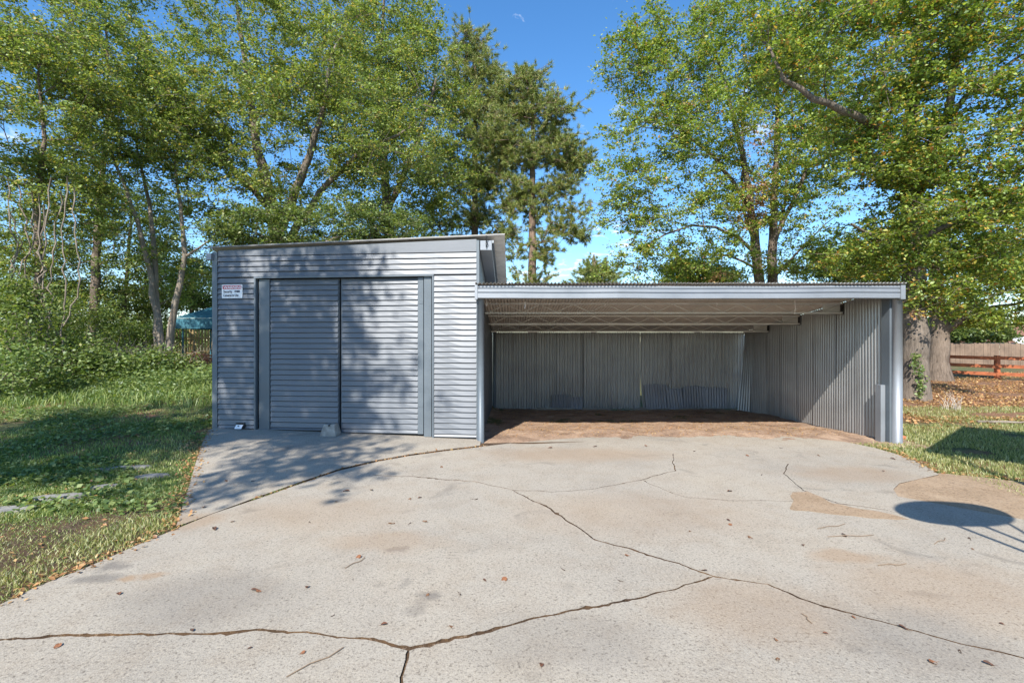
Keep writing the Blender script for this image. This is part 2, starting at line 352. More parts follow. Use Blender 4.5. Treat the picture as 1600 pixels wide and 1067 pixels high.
def resample(pts, step):
    pts = [Vector(p).to_2d() if len(p) > 2 else Vector(p) for p in pts]; outp = [pts[0]]
    for a, b in zip(pts[:-1], pts[1:]):
        n = max(1, int((b - a).length / step))
        outp += [a.lerp(b, (k + 1) / n) for k in range(n)]
    return outp
def ribbon(pts, w0, w1, seed, jit=0.012):
    rng = random.Random(seed); c = resample(pts, 0.035); L, Rr = [], []
    for i, p in enumerate(c):
        d = (c[min(i + 1, len(c) - 1)] - c[max(i - 1, 0)]).normalized(); n = Vector((-d.y, d.x))
        j = jit * (mnoise.noise((p.x * 5, p.y * 5, seed)) * 2 + rng.uniform(-0.22, 0.22))
        wd = w0 + (w1 - w0) * max(0, mnoise.noise((p.x * 1.3, p.y * 1.3, seed + 9.1)) + 0.35)
        wd *= rng.uniform(.6, 1.15)
        if rng.random() < .06: wd *= rng.uniform(1.4, 2.3)
        if i in (0, len(c) - 1): wd *= 0.3
        q = p + n * j; sp_ = rng.uniform(.3, .7); L.append(q + n * wd * sp_); Rr.append(q - n * wd * (1 - sp_))
    return L + Rr[::-1]
def ragged(pts, amp=.035, step=.05):
    return [p + Vector((mnoise.noise((p.x * 6, p.y * 6, 1)) + .5 * mnoise.noise((p.x * 17, p.y * 17, 3)), mnoise.noise((p.x * 6, p.y * 6, 7)) + .5 * mnoise.noise((p.x * 17, p.y * 17, 9)))) * amp for p in resample(list(pts) + [pts[0]], step)[:-1]]
def slab(name, outline, holes, grid, top, depth, m, label, zf=None):
    """a poured slab: top follows the ground, cracks are real gaps with walls"""
    vs, fs = [], []
    def addpoly(p):
        if sum(a.x * b.y - b.x * a.y for a, b in zip(p, list(p[1:]) + [p[0]])) < 0: p = list(p)[::-1]
        o = len(vs); vs.extend(p); fs.append(list(range(o, o + len(p))))
    addpoly(outline)
    for h in holes: addpoly(h)
    xs = [p.x for p in outline]; ys = [p.y for p in outline]
    for x in np.arange(min(xs), max(xs), grid):
        for y in np.arange(min(ys), max(ys), grid): vs.append(Vector((x + random.uniform(-.02, .02), y + random.uniform(-.02, .02))))
    V, E, Fc, ov, oe, of = delaunay_2d_cdt(vs, [], fs, 1, 1e-5, True)
    keep = [tuple(f) for f, o in zip(Fc, of) if 0 in o and not any(k > 0 for k in o)]
    zf = zf or (lambda x, y: 0.0)
    z = [float(gz(v.x, v.y)) + top + zf(v.x, v.y) for v in V]
    cnt = {}
    for f in keep:
        for a, b in zip(f, f[1:] + f[:1]): cnt[(a, b)] = 1
    n = len(V); verts = [(v.x, v.y, zz) for v, zz in zip(V, z)] + [(v.x, v.y, zz - depth) for v, zz in zip(V, z)]
    faces = list(keep) + [(b, a, a + n, b + n) for (a, b) in cnt if (b, a) not in cnt]
    mb = MB(); mb.v = verts; mb.f = faces
    me = mb.mesh(name, m); me.materials.append(M_SOIL if m is M_CONC else m)
    me.polygons.foreach_set('material_index', [0] * len(keep) + [1] * (len(faces) - len(keep)))
    o = link(name, me); tag(o, label, kind='structure'); return o
def pxline(l): return [Vector(G(*p)) for p in l]
joint = [(275, 826), (330, 803), (400, 780), (465, 757), (530, 735), (590, 721), (640, 712), (700, 704), (752, 698)]
J = pxline(joint)
apron_out = pxline([(275, 823), (400, 777), (465, 754.2), (530, 732.5), (590, 718.6), (640, 709.8), (700, 701.8), (750, 696)]) + \
    [Vector((-0.55, 8.75)), Vector((-5.6, 9.3))] + pxline([(326, 672), (317, 690), (306, 722), (292, 770)])
slab('concrete_apron', resample(apron_out + [apron_out[0]], 0.15)[:-1], [], 0.5, 0.032, 0.12, M_CONC, 'pale concrete apron in front of the shed doors')
edge_r = [(800, 692), (870, 686), (935, 682), (1000, 680), (1070, 678), (1130, 678), (1200, 680), (1260, 684), (1320, 690), (1365, 699), (1400, 709), (1430, 720), (1455, 733), (1467, 741), (1440, 747), (1405, 755), (1396, 764), (1403, 775), (1440, 782), (1500, 793), (1560, 804), (1620, 815)]
main_out = pxline(joint) + pxline(edge_r) + [Vector((9.5, 4.3)), Vector((9.5, -6)), Vector((-9, -6)), Vector((-9, 1.2))] + pxline([(-120, 985), (0, 944), (60, 915), (140, 884), (210, 853)])
cr = [([(-60, 1001), (60, 996), (180, 990), (345, 990), (400, 983), (470, 987), (520, 993), (590, 1000), (640, 1012), (720, 995), (800, 975), (870, 958), (950, 945), (1000, 932), (1060, 918), (1115, 901)], .014, .04),
      ([(582, 742), (650, 745), (740, 752), (800, 765), (835, 783), (860, 795), (905, 825), (930, 843), (1000, 862), (1060, 880), (1117, 901), (1200, 912), (1250, 935), (1350, 965), (1410, 980), (1500, 1005), (1650, 1038)], .012, .032),
      ([(640, 1012), (637, 1030), (630, 1050), (628, 1080), (600, 1200)], .016, .036),
      ([(800, 765), (860, 768), (920, 765), (1000, 750), (1030, 741), (1055, 735), (1052, 722), (1053, 708)], .009, .02),
      ([(1005, 750), (1040, 766), (1075, 777), (1150, 782), (1230, 782), (1320, 788)], .007, .013),
      ([(1231, 724), (1225, 740), (1240, 752), (1256, 766), (1275, 774), (1310, 786), (1390, 797)], .009, .02)]
cracks = [ribbon(pxline(p), a, b, k + 1) for k, (p, a, b) in enumerate(cr)]
slab('driveway', resample(main_out + [main_out[0]], 0.15)[:-1], cracks, 0.5, 0.03, 0.12, M_CONC, 'cracked sandy concrete driveway filling the foreground')
fill = [Vector((-8.9, -5.9)), Vector((9.4, -5.9)), Vector((9.4, 4.2)), Vector((5.4, 6.4)), Vector((3, 8.6)), Vector((-.5, 8.2)), Vector((-5.0, 4.6)), Vector((-8.9, 1.4))]
slab('crack_soil', fill, [], 0.5, 0.017, 0.02, M_SOIL, 'dark soil filling the cracks in the driveway')
def mound(x, y):
    return 0.03 * mnoise.noise((x * 1.1, y * 1.1, 0)) + 0.018 * mnoise.noise((x * 5, y * 5, 2)) + .014 * mnoise.noise((x * 13, y * 13, 4)) + 0.085 * (.7 + .5 * mnoise.noise((x * 1.4, 0, 6))) * math.exp(-((y - 9.35) / 0.5) ** 2) * min(1, max(0, (x + 0.4) * 2)) * (1 if x < 6 else max(0, 7 - x))
dirt_out = [Vector(p) for p in ((-.56, 8.35), (0.4, 8.3), (2, 8.6), (4, 8.6), (6, 8.3), (7.0, 8.0), (7.15, 9.2), (7.0, 14.4), (-.56, 14.4))]
slab('dirt_floor', resample(dirt_out + [dirt_out[0]], 0.1)[:-1], [], 0.085, 0.006, 0.1, M_DIRT, 'bare brown dirt floor under the carport', mound)
silt_px = [(1236, 770), (1262, 767), (1300, 786), (1345, 795), (1395, 804), (1420, 812), (1350, 808), (1290, 802), (1237, 796)]
slab('silt_stain', ragged(pxline(silt_px)), [], 0.3, 0.034, 0.003, M_SILT, 'tan silt stain on the driveway beside a crack')
pat = [(1390, 757), (1467, 738), (1520, 743), (1640, 757), (1700, 800), (1640, 830), (1500, 800), (1400, 785)]
slab('dirt_patch', resample(pxline(pat) + [Vector(G(*pat[0]))], 0.2)[:-1], [], 0.2, 0.024, 0.05, M_SILT, 'washed tan dirt patch at the edge of the driveway', lambda x, y: 0.008 * mnoise.noise((x * 3, y * 3, 0)))
strip_px = [(752, 697), (800, 690), (870, 684), (935, 680), (1000, 678), (1070, 676), (1130, 676), (1200, 678), (1260, 682), (1320, 688), (1372, 697), (1340, 686), (1260, 677), (1200, 673), (1130, 671), (1000, 672), (900, 676), (820, 685), (770, 694)]
slab('silt_strip', ragged(pxline(strip_px), .06), [], 0.3, 0.036, 0.02, M_SILT, 'smooth tan silt washed along the driveway edge by the carport')

# ------------------------------------------------------------------ the shed
SA, SB = Vector((-0.58, 8.42, 0)), Vector((-5.54, 8.90, 0))
SW = (SA - SB).length
SROT = math.atan2(SA.y - SB.y, SA.x - SB.x)
shed = thing('metal_shed', 'silver-grey metal-sided shed with two sliding doors and a sloping roof', 'shed', (SB.x, SB.y, 0), SROT)
SM = ROOTM[shed]
def FP(px, py):
    """photo pixel on the shed front -> (distance along the front, height)"""
    d = Vector(((px - 800) / F, 1, -(py - 533.5) / F)); n = Vector((-(SA.y - SB.y), SA.x - SB.x, 0))
    t = n.dot(SB) / n.dot(d); q = SM @ (Vector((0, 0, EYE)) + t * d)
    return q.x, q.z
fx = lambda px: FP(px, 533)[0]
ROWH = 0.0965
def ground_front(x): return 0.18 - 0.09 * x / SW
def slat_mesh(length, h=ROWH):
    prof = [(0.006, h - 0.004), (-0.003, h - 0.013), (-0.0215, 0.006), (-0.021, 0.0), (-0.004, 0.0015), (0.006, 0.004)]
    n = max(2, int(length / 0.25)); vs, fs = [], []; k = len(prof)
    for i in range(n + 1):
        for (y, z) in prof: vs.append((length * i / n, y + 0.0016 * math.sin(i * 2.1 + z * 31), z))
    for i in range(n):
        for j in range(k): fs.append((i * k + j, (i + 1) * k + j, (i + 1) * k + (j + 1) % k, i * k + (j + 1) % k))
    fs += [tuple(range(k)), tuple(reversed(range(n * k, n * k + k)))]
    return MB().add(vs, fs)
def rows(parent, x0, x1, z0, z1, y=0.0, seed=0):
    """siding boards from z1 downwards, the last one cut"""
    rng = random.Random(seed); me = slat_mesh(x1 - x0).mesh('siding_board', M_SIDING); z = z1
    while z - ROWH > z0 - 0.02:
        z -= ROWH
        link('siding_board', me, parent, (x0, y + rng.uniform(-.0015, .0015), z), (rng.uniform(-.012, .012), rng.uniform(-.0006, .0006), 0))
    if z - z0 > 0.012: link('siding_board', slat_mesh(x1 - x0, z - z0).mesh('siding_board', M_SIDING), parent, (x0, y, z0))
ZH = 2.95
xl, xr = fx(341), fx(744.5)
dl, dr = fx(399.5), fx(676)
body = MB().box((0.02, 0.012, 0.02), (dl, 0.06, 3.40)).box((dr, 0.012, 0.02), (SW - 0.02, 0.06, 3.46)).box((dl, 0.012, ZH + 0.01), (dr, 0.06, 3.42))
front = link('front_wall', body.mesh('front_wall', M_DARK), shed)
rows(front, xl, dl - 0.02, ground_front(0.4) + 0.01, ZH, 0, 1)
rows(front, dr + 0.03, xr, ground_front(SW) + 0.01, ZH, 0, 2)
# header boards run the full width and are cut along the roof slope
ROOFL, ROOFR = 3.455, 3.575
hm = slat_mesh(xr - xl)
me = hm.mesh('siding_board', M_SIDING); z = ZH + 0.015
while z + ROWH < ROOFL - 0.01:
    link('siding_board', me, front, (xl, 0, z)); z += ROWH
tp = MB(); n = 18
for i in range(n + 1):
    x = xl + (xr - xl) * i / n; zt = ROOFL + (ROOFR - ROOFL) * x / SW
    tp.v += [(x, -0.016, z + 0.004), (x, -0.003, zt), (x, 0.006, zt), (x, 0.006, z + 0.004)]
for i in range(n):
    a = i * 4
    tp.f += [(a + j, a + 4 + j, a + 4 + (j + 1) % 4, a + (j + 1) % 4) for j in range(4)]
tp.f += [(0, 1, 2, 3), (n * 4 + 3, n * 4 + 2, n * 4 + 1, n * 4)]
link('siding_board', tp.mesh('siding_board', M_SIDING), front)
for zz in (ROWH * 1.0,):
    pass
def trim(name, x0, x1, z0, z1, y0, y1, m=M_TRIM, parent=shed):
    return link(name, MB().box((x0, y0, z0), (x1, y1, z1)).mesh(name, m), parent)
trim('corner_trim', 0.0, xl - 0.004, 0.14, 3.43, -0.028, 0.02)
trim('corner_trim', xr + 0.004, SW + 0.01, 0.05, 3.55, -0.028, 0.02)
trim('door_jamb', dl - 0.018, dl + 0.012, 0.16, ZH, -0.026, 0.05)
trim('door_jamb', dr - 0.004, dr + 0.026, 0.08, ZH, -0.026, 0.05)
trim('header_trim', dl - 0.018, dr + 0.026, ZH - 0.016, ZH + 0.012, -0.032, 0.01)
link('door_backing', MB().box((dl - .05, 0.14, 0.1), (dr + .05, 0.16, ZH + .05)).box((dl - .05, .062, .1), (dl - .02, .139, ZH + .05)).box((dr + .03, .062, .1), (dr + .05, .139, ZH + .05)).mesh('door_backing', M_DARK), shed)
def door(x0, x1, s0, s1, boards, seed, y, tilt):
    zb = max(ground_front(x0), ground_front(x1)) - 0.005
    d = link('sliding_door', MB().box((x0, y + 0.012, zb), (x1, y + 0.045, ZH - 0.035)).mesh('sliding_door', M_TRIM), shed, (0, 0, 0), (0, tilt, 0))
    rows(d, s0, s1, zb + 0.005, ZH - 0.04, y, seed)
    for a, b in boards:
        link('edge_board', MB().box((a, y - 0.026, zb), (b, y + 0.01, ZH - 0.03)).mesh('edge_board', M_TRIM), d)
        for zz in (0.62, 2.45):
            link('strap', MB().box((a + 0.01, y - 0.031, zz), (b - 0.004, y - 0.0265, zz + 0.045)).mesh('strap', M_TRIM), d)
    return d
door(fx(403), fx(527.5), fx(420.5), fx(526.5), [(fx(403), fx(419.5))], 3, 0.055, R(0.0))
door(fx(530.5), fx(661), fx(532), fx(651.5), [(fx(652), fx(660.5))], 4, 0.06, R(0.0))
trim('jamb_board', fx(662), fx(673.5), 0.09, ZH - 0.02, 0.02, 0.06)
# side wall, seen inside the carport and above its roof
roofz = lambda y, x=-0.58: 3.60 - 0.175 * (y - 8.42)
side = MB(); yy = 8.45
while yy < 14.4:
    y2 = min(yy + 0.305, 14.4)
    side.add([(-.565, yy, -.2), (-.565, y2 - .02, -.2), (-.585, y2 - .008, -.2), (-.585, y2, -.2)] + [(-.565, yy, roofz(yy)), (-.565, y2 - .02, roofz(y2)), (-.585, y2 - .008, roofz(y2)), (-.585, y2, roofz(y2))],
             [(0, 1, 5, 4), (1, 2, 6, 5), (2, 3, 7, 6)])
    yy = y2
wpart('side_wall', side, M_SIDING, shed)
lw = MB().box((-5.54, 8.95, 0), (-5.50, 14.4, 2.5)).box((-5.5, 14.36, 0), (-.6, 14.4, 2.5))
wpart('rear_wall', lw, M_SIDING, shed)
# roof: ribbed sheet falling to the rear with an overhang on the carport side
rf = MB(); ny = 90
for i in range(ny + 1):
    y = 8.37 + (14.5 - 8.37) * i / ny; rip = 0.009 * (1 if (i % 4) < 2 else -1)
    for x in (-5.58, -0.125):
        base = (ROOFL + 0.045 + (ROOFR - ROOFL) * (x + 5.54) / 4.96) - 0.175 * (y - 8.42) + (0.04 if x < -5 else 0) * 0
        yo = y + (0.48 * (-(x + 0.58) / 4.96) if x < -1 else 0)
        rf.v.append((x, yo, base + rip))
for i in range(ny): rf.f.append((2 * i, 2 * i + 1, 2 * i + 3, 2 * i + 2))
nv = len(rf.v); rf.v += [(x, y, z_ + 0.01) for x, y, z_ in rf.v]; rf.f += [tuple(reversed([k + nv for k in f])) for f in rf.f[:]]
rf.f += [(2 * i + 1, 2 * i + 1 + nv, 2 * i + 3 + nv, 2 * i + 3) for i in range(ny)]
rf.f += [(0, nv, nv + 1, 1)]
roof = wpart('roof', rf, M_ROOFC, shed)
wpart('roof_edge', MB().bar((-5.60, 8.83, ROOFL + 0.052), (-0.125, 8.355, ROOFR + 0.062), 0.02, 0.02), M_SHEDGE, roof, root=shed)
sb = MB()
for a, (y, dz) in enumerate(((8.40, 0), (14.2, -0.175 * 5.8))):
    for x in (-.555, -.355):
        for zz in (3.38, 3.545): sb.v.append((x, y, zz + dz))
sb.f = [(0, 2, 3, 1), (4, 5, 7, 6), (0, 4, 6, 2), (2, 6, 7, 3), (1, 3, 7, 5), (0, 1, 5, 4)]
wpart('soffit_box', sb, M_FASCIA, shed)
wpart('soffit_trim', MB().bar((-.335, 8.42, 3.53), (-.335, 14.2, 2.515), 0.03, 0.05), M_TRIM, shed)
ch = MB()
for k in range(5):
    c = Vector((-.445 + 0.006 * (k % 2), 8.375, 3.60 - 0.04 * k)); r = 0.018
    ch.tube([c + Vector((r * math.cos(a) * (1 if k % 2 else .5), 0.012 * math.cos(a) * (0 if k % 2 else 1), 1.3 * r * math.sin(a))) for a in np.linspace(0, 2 * math.pi, 9)], 0.006, 5, False)
wpart('hanging_chain', ch, M_BLACK, shed)
wpart('gutter_end', MB().box((-5.62, 8.82, 3.28), (-5.53, 8.95, 3.40)), M_FASCIA, shed)

# sign on the shed front
sx0, sz1 = FP(348, 445); sx1, sz0 = FP(380, 466)
sw_, sh_ = sx1 - sx0, sz1 - sz0
o3 = SM.inverted() @ Vector((sx0, -0.024, sz0))
sign = thing('warning_sign', 'small white and red security camera warning sign on the shed front', 'sign', tuple(o3), SROT)
def rrect(x0, z0, x1, z1, r, y0, y1):
    pts = [(cx + r * math.cos(a), cz + r * math.sin(a)) for cx, cz, a0 in ((x1 - r, z1 - r, 0), (x0 + r, z1 - r, 90), (x0 + r, z0 + r, 180), (x1 - r, z0 + r, 270)) for a in [R(a0 + 15 * q) for q in range(7)]]
    n = len(pts)
    return MB().add([(x, y0, z_) for x, z_ in pts] + [(x, y1, z_) for x, z_ in pts], [tuple(reversed(range(n))), tuple(range(n, 2 * n))] + [(i, (i + 1) % n, n + (i + 1) % n, n + i) for i in range(n)])
link('panel', rrect(0, 0, sw_, sh_, 0.02, 0, 0.006).mesh('panel', M_WHITE), sign)
link('header_band', rrect(0.016, sh_ * .66, sw_ - .016, sh_ - .016, .008, -0.0015, 0.001).mesh('header_band', M_RED), sign)
def text(body_, x, z_, size, m, sx=1.0):
    cu = bpy.data.curves.new('lettering', 'FONT'); cu.body = body_; cu.size = size; cu.extrude = 0.0008; cu.materials.append(m)
    cu.offset = 0.0012
    tmp = bpy.data.objects.new('lettering', cu); COL.objects.link(tmp); bpy.context.view_layer.update()
    me = bpy.data.meshes.new_from_object(tmp.evaluated_get(bpy.context.evaluated_depsgraph_get())); bpy.data.objects.remove(tmp)
    o = link('lettering', me, sign, (x, -0.0026, z_), (R(90), 0, 0)); o.scale = (sx, 1, 1); return o
text('WARNING', 0.036, sh_ * .70, 0.068, M_WHITE, 1.12)
text('Security', 0.03, sh_ * .40, 0.066, M_INK, 0.82)
text('Cameras in Use', 0.03, sh_ * .13, 0.064, M_INK, 0.72)
ic = MB().box((sw_ * .60, -0.0016, sh_ * .46), (sw_ * .70, 0.001, sh_ * .52)).box((sw_ * .72, -0.0016, sh_ * .42), (sw_ * .88, 0.001, sh_ * .56))
ic.add([(sw_ * .66, -.0016, sh_ * .40), (sw_ * .74, -.0016, sh_ * .49), (sw_ * .66, -.0016, sh_ * .58)], [(0, 1, 2)])
link('camera_icon', ic.mesh('camera_icon', M_INK), sign)

# things at the foot of the shed front
_q = SM.inverted() @ Vector((fx(524), -.17, 0)); bx, by = _q.x, _q.y - .1
block = thing('concrete_block', 'tapered grey concrete block standing against the sliding doors', 'concrete block', (bx, by + 0.1, float(gz(bx, by)) + 0.03), SROT)
bm_ = MB(); lv = [(0.15, 0.0), (0.148, 0.03), (0.128, 0.11), (0.105, 0.185), (0.098, 0.2)]
for i, (h, z_) in enumerate(lv):
    for k in range(16):
        a = k / 16 * 2 * math.pi; c_, s_ = math.cos(a), math.sin(a); q = (abs(c_) ** 8 + abs(s_) ** 8) ** (-1 / 8)
        e = 1 + 0.03 * mnoise.noise((c_ * 2, s_ * 2, z_ * 9)); bm_.v.append((h * q * c_ * e, h * 0.8 * q * s_ * e, z_))
for i in range(len(lv) - 1):
    for k in range(16): bm_.f.append((i * 16 + k, i * 16 + (k + 1) % 16, (i + 1) * 16 + (k + 1) % 16, (i + 1) * 16 + k))
bm_.f += [tuple(range((len(lv) - 1) * 16, len(lv) * 16)), tuple(reversed(range(16)))]
link('body', bm_.mesh('body', M_BLOCK), block)
link('socket', MB().tube([(0.01, -.098, .185), (0.01, -.03, .192)], 0.016, 8).mesh('socket', M_BLACK), block)
vx, vz = FP(371, 668); o3 = SM.inverted() @ Vector((vx, -0.045, 0.0)); 
vent = thing('vent_box', 'small black box with white flap at the foot of the siding', 'vent', (o3.x, o3.y, 0.19), SROT)
link('case', MB().box((0, 0, 0), (0.165, 0.028, 0.10)).mesh('case', M_BLACK), vent)
link('flap', MB().add([(0.012, -0.055, 0.004), (0.145, -0.055, 0.004), (0.145, -0.002, 0.062), (0.012, -0.002, 0.062), (0.012, -0.06, 0.0), (0.145, -0.06, 0.0), (0.145, -0.006, 0.066), (0.012, -0.006, 0.066)],
     [(0, 1, 2, 3), (7, 6, 5, 4), (0, 4, 5, 1), (1, 5, 6, 2), (2, 6, 7, 3), (3, 7, 4, 0)]).mesh('flap', M_WHITE), vent)
link('latch', MB().tube([(0.075, -0.034, 0.045), (0.075, -0.046, 0.05)], 0.012, 8).mesh('latch', M_BLACK), vent)

# ------------------------------------------------------------------ the carport
CY0, CY1 = 8.30, 13.9
croof = lambda y: 2.765 - 0.1235 * (y - 8.30)
carport = thing('carport', 'open-fronted corrugated metal carport joined to the shed', 'carport', (3.1, 8.4, 0))
def corr(width, pitch, amp, ztop, zbot, skew=0.0, seed=0, top_skew=0.0):
    """upright corrugated sheet along local x; ztop/zbot are functions of x"""
    n = int(round(width / pitch * 8)); vs, fs = [], []; rng = random.Random(seed); ph = rng.uniform(0, 6)
    for i in range(n + 1):
        x = width * i / n; y = amp * math.sin(2 * math.pi * x / pitch)
        for k in range(5):
            t = k / 4; zb, zt = zbot(x), ztop(x); zz = zb + (zt - zb) * t
            vs.append((x + skew * (1 - t) + top_skew * t, y + 0.006 * math.sin(ph + 3 * t + x * 2), zz))
    for i in range(n):
        for k in range(4): fs.append((i * 5 + k, (i + 1) * 5 + k, (i + 1) * 5 + k + 1, i * 5 + k + 1))
    return MB().add(vs, fs)
rt = thing  # noqa
croot = ROOTM[carport]
# roof sheets
roofp = wpart('roof_frame', MB().bar((-.60, 8.36, 2.70), (-.60, 13.95, 2.70 - .1235 * 5.59), .03, .05).bar((6.70, 8.40, 2.70), (6.70, 13.95, 2.70 - .1235 * 5.59), .03, .05), M_TRUSS, carport)
PIT = 0.0635; NS = 12; x0 = -.63; wds = (6.72 + .63) / NS
def roof_sheet():
    n = int(round((wds + .03) / PIT * 8)); vs, fs = [], []; L = 5.85
    for i in range(n + 1):
        x = (wds + .03) * i / n; zz = 0.013 * math.sin(2 * math.pi * x / PIT)
        for k in range(4): vs.append((x, L * k / 3, zz - .1235 * L * k / 3))
    for i in range(n):
        for k in range(3): fs.append((i * 4 + k, (i + 1) * 4 + k, (i + 1) * 4 + k + 1, i * 4 + k + 1))
    return MB().add(vs, fs)
rme = roof_sheet().mesh('roof_sheet', M_ROOFC, True)
for k in range(NS):
    link('roof_sheet', rme, roofp, (x0 + k * wds - 3.1, 8.19 - 8.4 + random.uniform(-.012, .012), 2.778 + .004 * (k % 2)))
# fascia beam with three pressed ribs
pf = [(8.34, 2.74), (8.245, 2.74), (8.245, 2.705), (8.262, 2.698), (8.262, 2.688), (8.24, 2.68), (8.24, 2.632), (8.258, 2.625), (8.258, 2.615), (8.236, 2.607), (8.236, 2.53), (8.25, 2.52), (8.34, 2.52)]
fb = MB(); nf, kf = 36, len(pf)
for i in range(nf + 1):
    xx = -.59 + 7.255 * i / nf; dz = .007 * mnoise.noise((xx * .8, 0, 4)) - .008 * math.sin(math.pi * i / nf); dy = .005 * mnoise.noise((xx * 1.7, 3, 1))
    fb.v += [(xx, y_ + dy, z_ + dz + .002 * mnoise.noise((xx * 4, y_ * 9, z_ * 9))) for y_, z_ in pf]
for i in range(nf):
    fb.f += [(i * kf + j, i * kf + (j + 1) % kf, (i + 1) * kf + (j + 1) % kf, (i + 1) * kf + j) for j in range(kf)]
fb.f += [tuple(reversed(range(kf))), tuple(range(nf * kf, nf * kf + kf))]
wpart('fascia_beam', fb, M_FASCIA, carport)
wpart('fascia_end', MB().box((-.637, 8.225, 2.505), (-.5915, 8.36, 2.75)), M_FASCIA, carport)
wpart('fascia_end', MB().box((6.6665, 8.225, 2.505), (6.745, 8.36, 2.745)), M_FASCIA, carport)
wpart('post', MB().tube([(-.545, 8.36, -.05), (-.545, 8.36, 2.52)], .06, 16), M_TRIM, carport, True)
wpart('post', MB().tube([(6.725, 8.38, -.05), (6.725, 8.38, 2.52)], .076, 18), M_FASCIA, carport, True)
wpart('post', MB().tube([(6.83, 13.95, -.3), (6.83, 13.95, 2.1)], .045, 12), M_FASCIA, carport, True)
wpart('post', MB().tube([(-.50, 13.8, -.3), (-.50, 13.8, 2.1)], .045, 12), M_TRIM, carport, True)
# lattice trusses
for y, zt, zb in ((9.63, 2.535, 2.35), (11.06, 2.365, 2.185), (12.4, 2.205, 2.035)):
    tr = wpart('truss', MB().bar((-.54, y, zb), (6.62, y, zb), .035, .032), M_TRUSS, carport)
    wpart('top_chord', MB().bar((-.54, y, zt), (6.62, y, zt), .04, .03), M_TRUSS, tr, root=carport)
    pts = []; k = 0; x = -.45
    while x < 6.6: pts.append((x, y, zb + .02 if k % 2 == 0 else zt - .012)); x += .335; k += 1
    wpart('web_rod', MB().tube(pts, .0095, 5), M_TRUSS, tr, root=carport)
    wpart('end_bracket', MB().box((6.622, y - .02, zb - .03), (6.634, y + .06, zt + .02)), M_BLACK, tr, root=carport)
    wpart('end_bracket', MB().box((6.25, y + .025, zb + .023), (6.60, y + .031, zt - .017)), M_TRUSS, tr, root=carport)
for px, py, D, ln in ((760, 471, 8.6, .09), (820, 472, 8.6, .12), (945, 474, 9.5, .06), (1120, 473, 9.5, .07), (1242, 470, 9.3, .26)):
    p = P(px, py, D)
    wpart('hanging_wire', MB().tube([p, p + Vector((.008, 0, -ln * .5)), p + Vector((-.004, 0, -ln))], .006, 5), M_WHITE, carport)
# back wall of upright sheets
backw = wpart('back_wall', MB().bar((-.5, 13.99, 1.95), (6.75, 13.99, 1.95), .04, .06).bar((-.5, 13.99, .9), (6.75, 13.99, .9), .04, .06), M_DARK, carport)
edges_px = [772, 800, 836, 868, 910, 955, 1000.5, 1047, 1090, 1130, 1164]
for k in range(len(edges_px) - 1):
    xa = (edges_px[k] - 800) * 13.9 / F; xb = (edges_px[k + 1] - 800) * 13.9 / F
    rb = random.Random(50 + k); lift = rb.uniform(0.0, .05); tl = rb.uniform(-.03, .03)
    sk = 0.0
    if k == 6: sk = 0.075
    mbk = corr(xb - xa + (.03 if k not in (5, 9) else .004), .0762, .017, lambda x: croof(13.9) - .03, lambda x: -.17 + lift + tl * x, sk, k)
    if k == 6: mbk.v = [(x - sk * max(0, 1 - (z_ + .17) / 2.2) + sk * max(0, 1 - (z_ + .15) / .75), y, z_) for x, y, z_ in mbk.v]
    link('corrugated_sheet', mbk.mesh('corrugated_sheet', M_CORR, True), backw, (xa - 3.1, 13.9 - 8.4 + .012 * (k % 2), 0))
for (a, b, t_, bo, sk, q) in ((862, 892, 617, 637, .0, 1), (890, 911, 621, 638, -.02, 2), (1006, 1044, 601, 638, .05, 3), (1040, 1066, 608, 638, .06, 4), (1066, 1102, 604, 637, .03, 5), (1098, 1135, 606, 637, .0, 6)):
    D = 13.84; za = EYE - (t_ - 533.5) * D / F; zb_ = EYE - (bo - 533.5) * D / F
    mbk = corr((b - a) * D / F, .0762, .009, lambda x: za + .02 * math.sin(x * 5), lambda x: zb_ + .015 * math.sin(x * 7 + q), sk, 20 + q)
    link('patch_sheet', mbk.mesh('patch_sheet', M_PATCH, True), backw, ((a - 800) * D / F - 3.1, D - 8.4 - .008 * q, 0), (R(-.4), 0, 0))
# right-hand wall
rw = wpart('side_wall', MB().bar((6.73, 8.5, 2.0), (6.73, 13.8, 1.55), .04, .06).bar((6.73, 8.5, .9), (6.73, 13.8, .8), .04, .06), M_DARK, carport)
ys = 8.56; k = 0
while ys < 13.6:
    wd = 0.66 if ys + .66 < 13.72 else 13.72 - ys
    zt = lambda x, ys=ys: croof(ys + x) - .03
    zb_ = lambda x, ys=ys, k=k: float(gz(6.4, ys + x)) - .0 + .03 * math.sin(k * 2.3) * (1 if k % 2 else -.4)
    sk = {6: -.03, 7: -.10}.get(k, 0.0)
    mbk = corr(wd + (.07 if k < 7 else 0), .0762, .014, zt, zb_, 0, 30 + k, 0.0)
    if sk: mbk.v = [(x + sk * (1 - z_ / 2), y + (.25 if k == 7 else .08) * max(0, 1 - z_ / 1.9) * x / wd, z_) for x, y, z_ in mbk.v]
    link('corrugated_sheet', mbk.mesh('corrugated_sheet', M_CORR, True), rw, (6.66 - 3.1 + .01 * (k % 2), ys - 8.4, 0), (0, 0, R(90)))
    ys += .66; k += 1
wpart('corner_flashing', MB().box((6.62, 8.43, -.02), (6.635, 8.60, 2.62)).box((6.62, 8.415, -.02), (6.70, 8.43, 2.6)), M_TRIM, carport)
wpart('channel_stub', MB().box((6.53, 8.50, -.03), (6.61, 8.63, 1.01)), M_FASCIA, carport)
br = thing('brick', 'orange brick lying in the grass beside the end post', 'brick', (7.05, 8.75, float(gz(7.05, 8.75))), R(8))
link('body', MB().box((-.09, -.05, -.01), (.1, .05, .065)).mesh('body', M_BRICK), br)

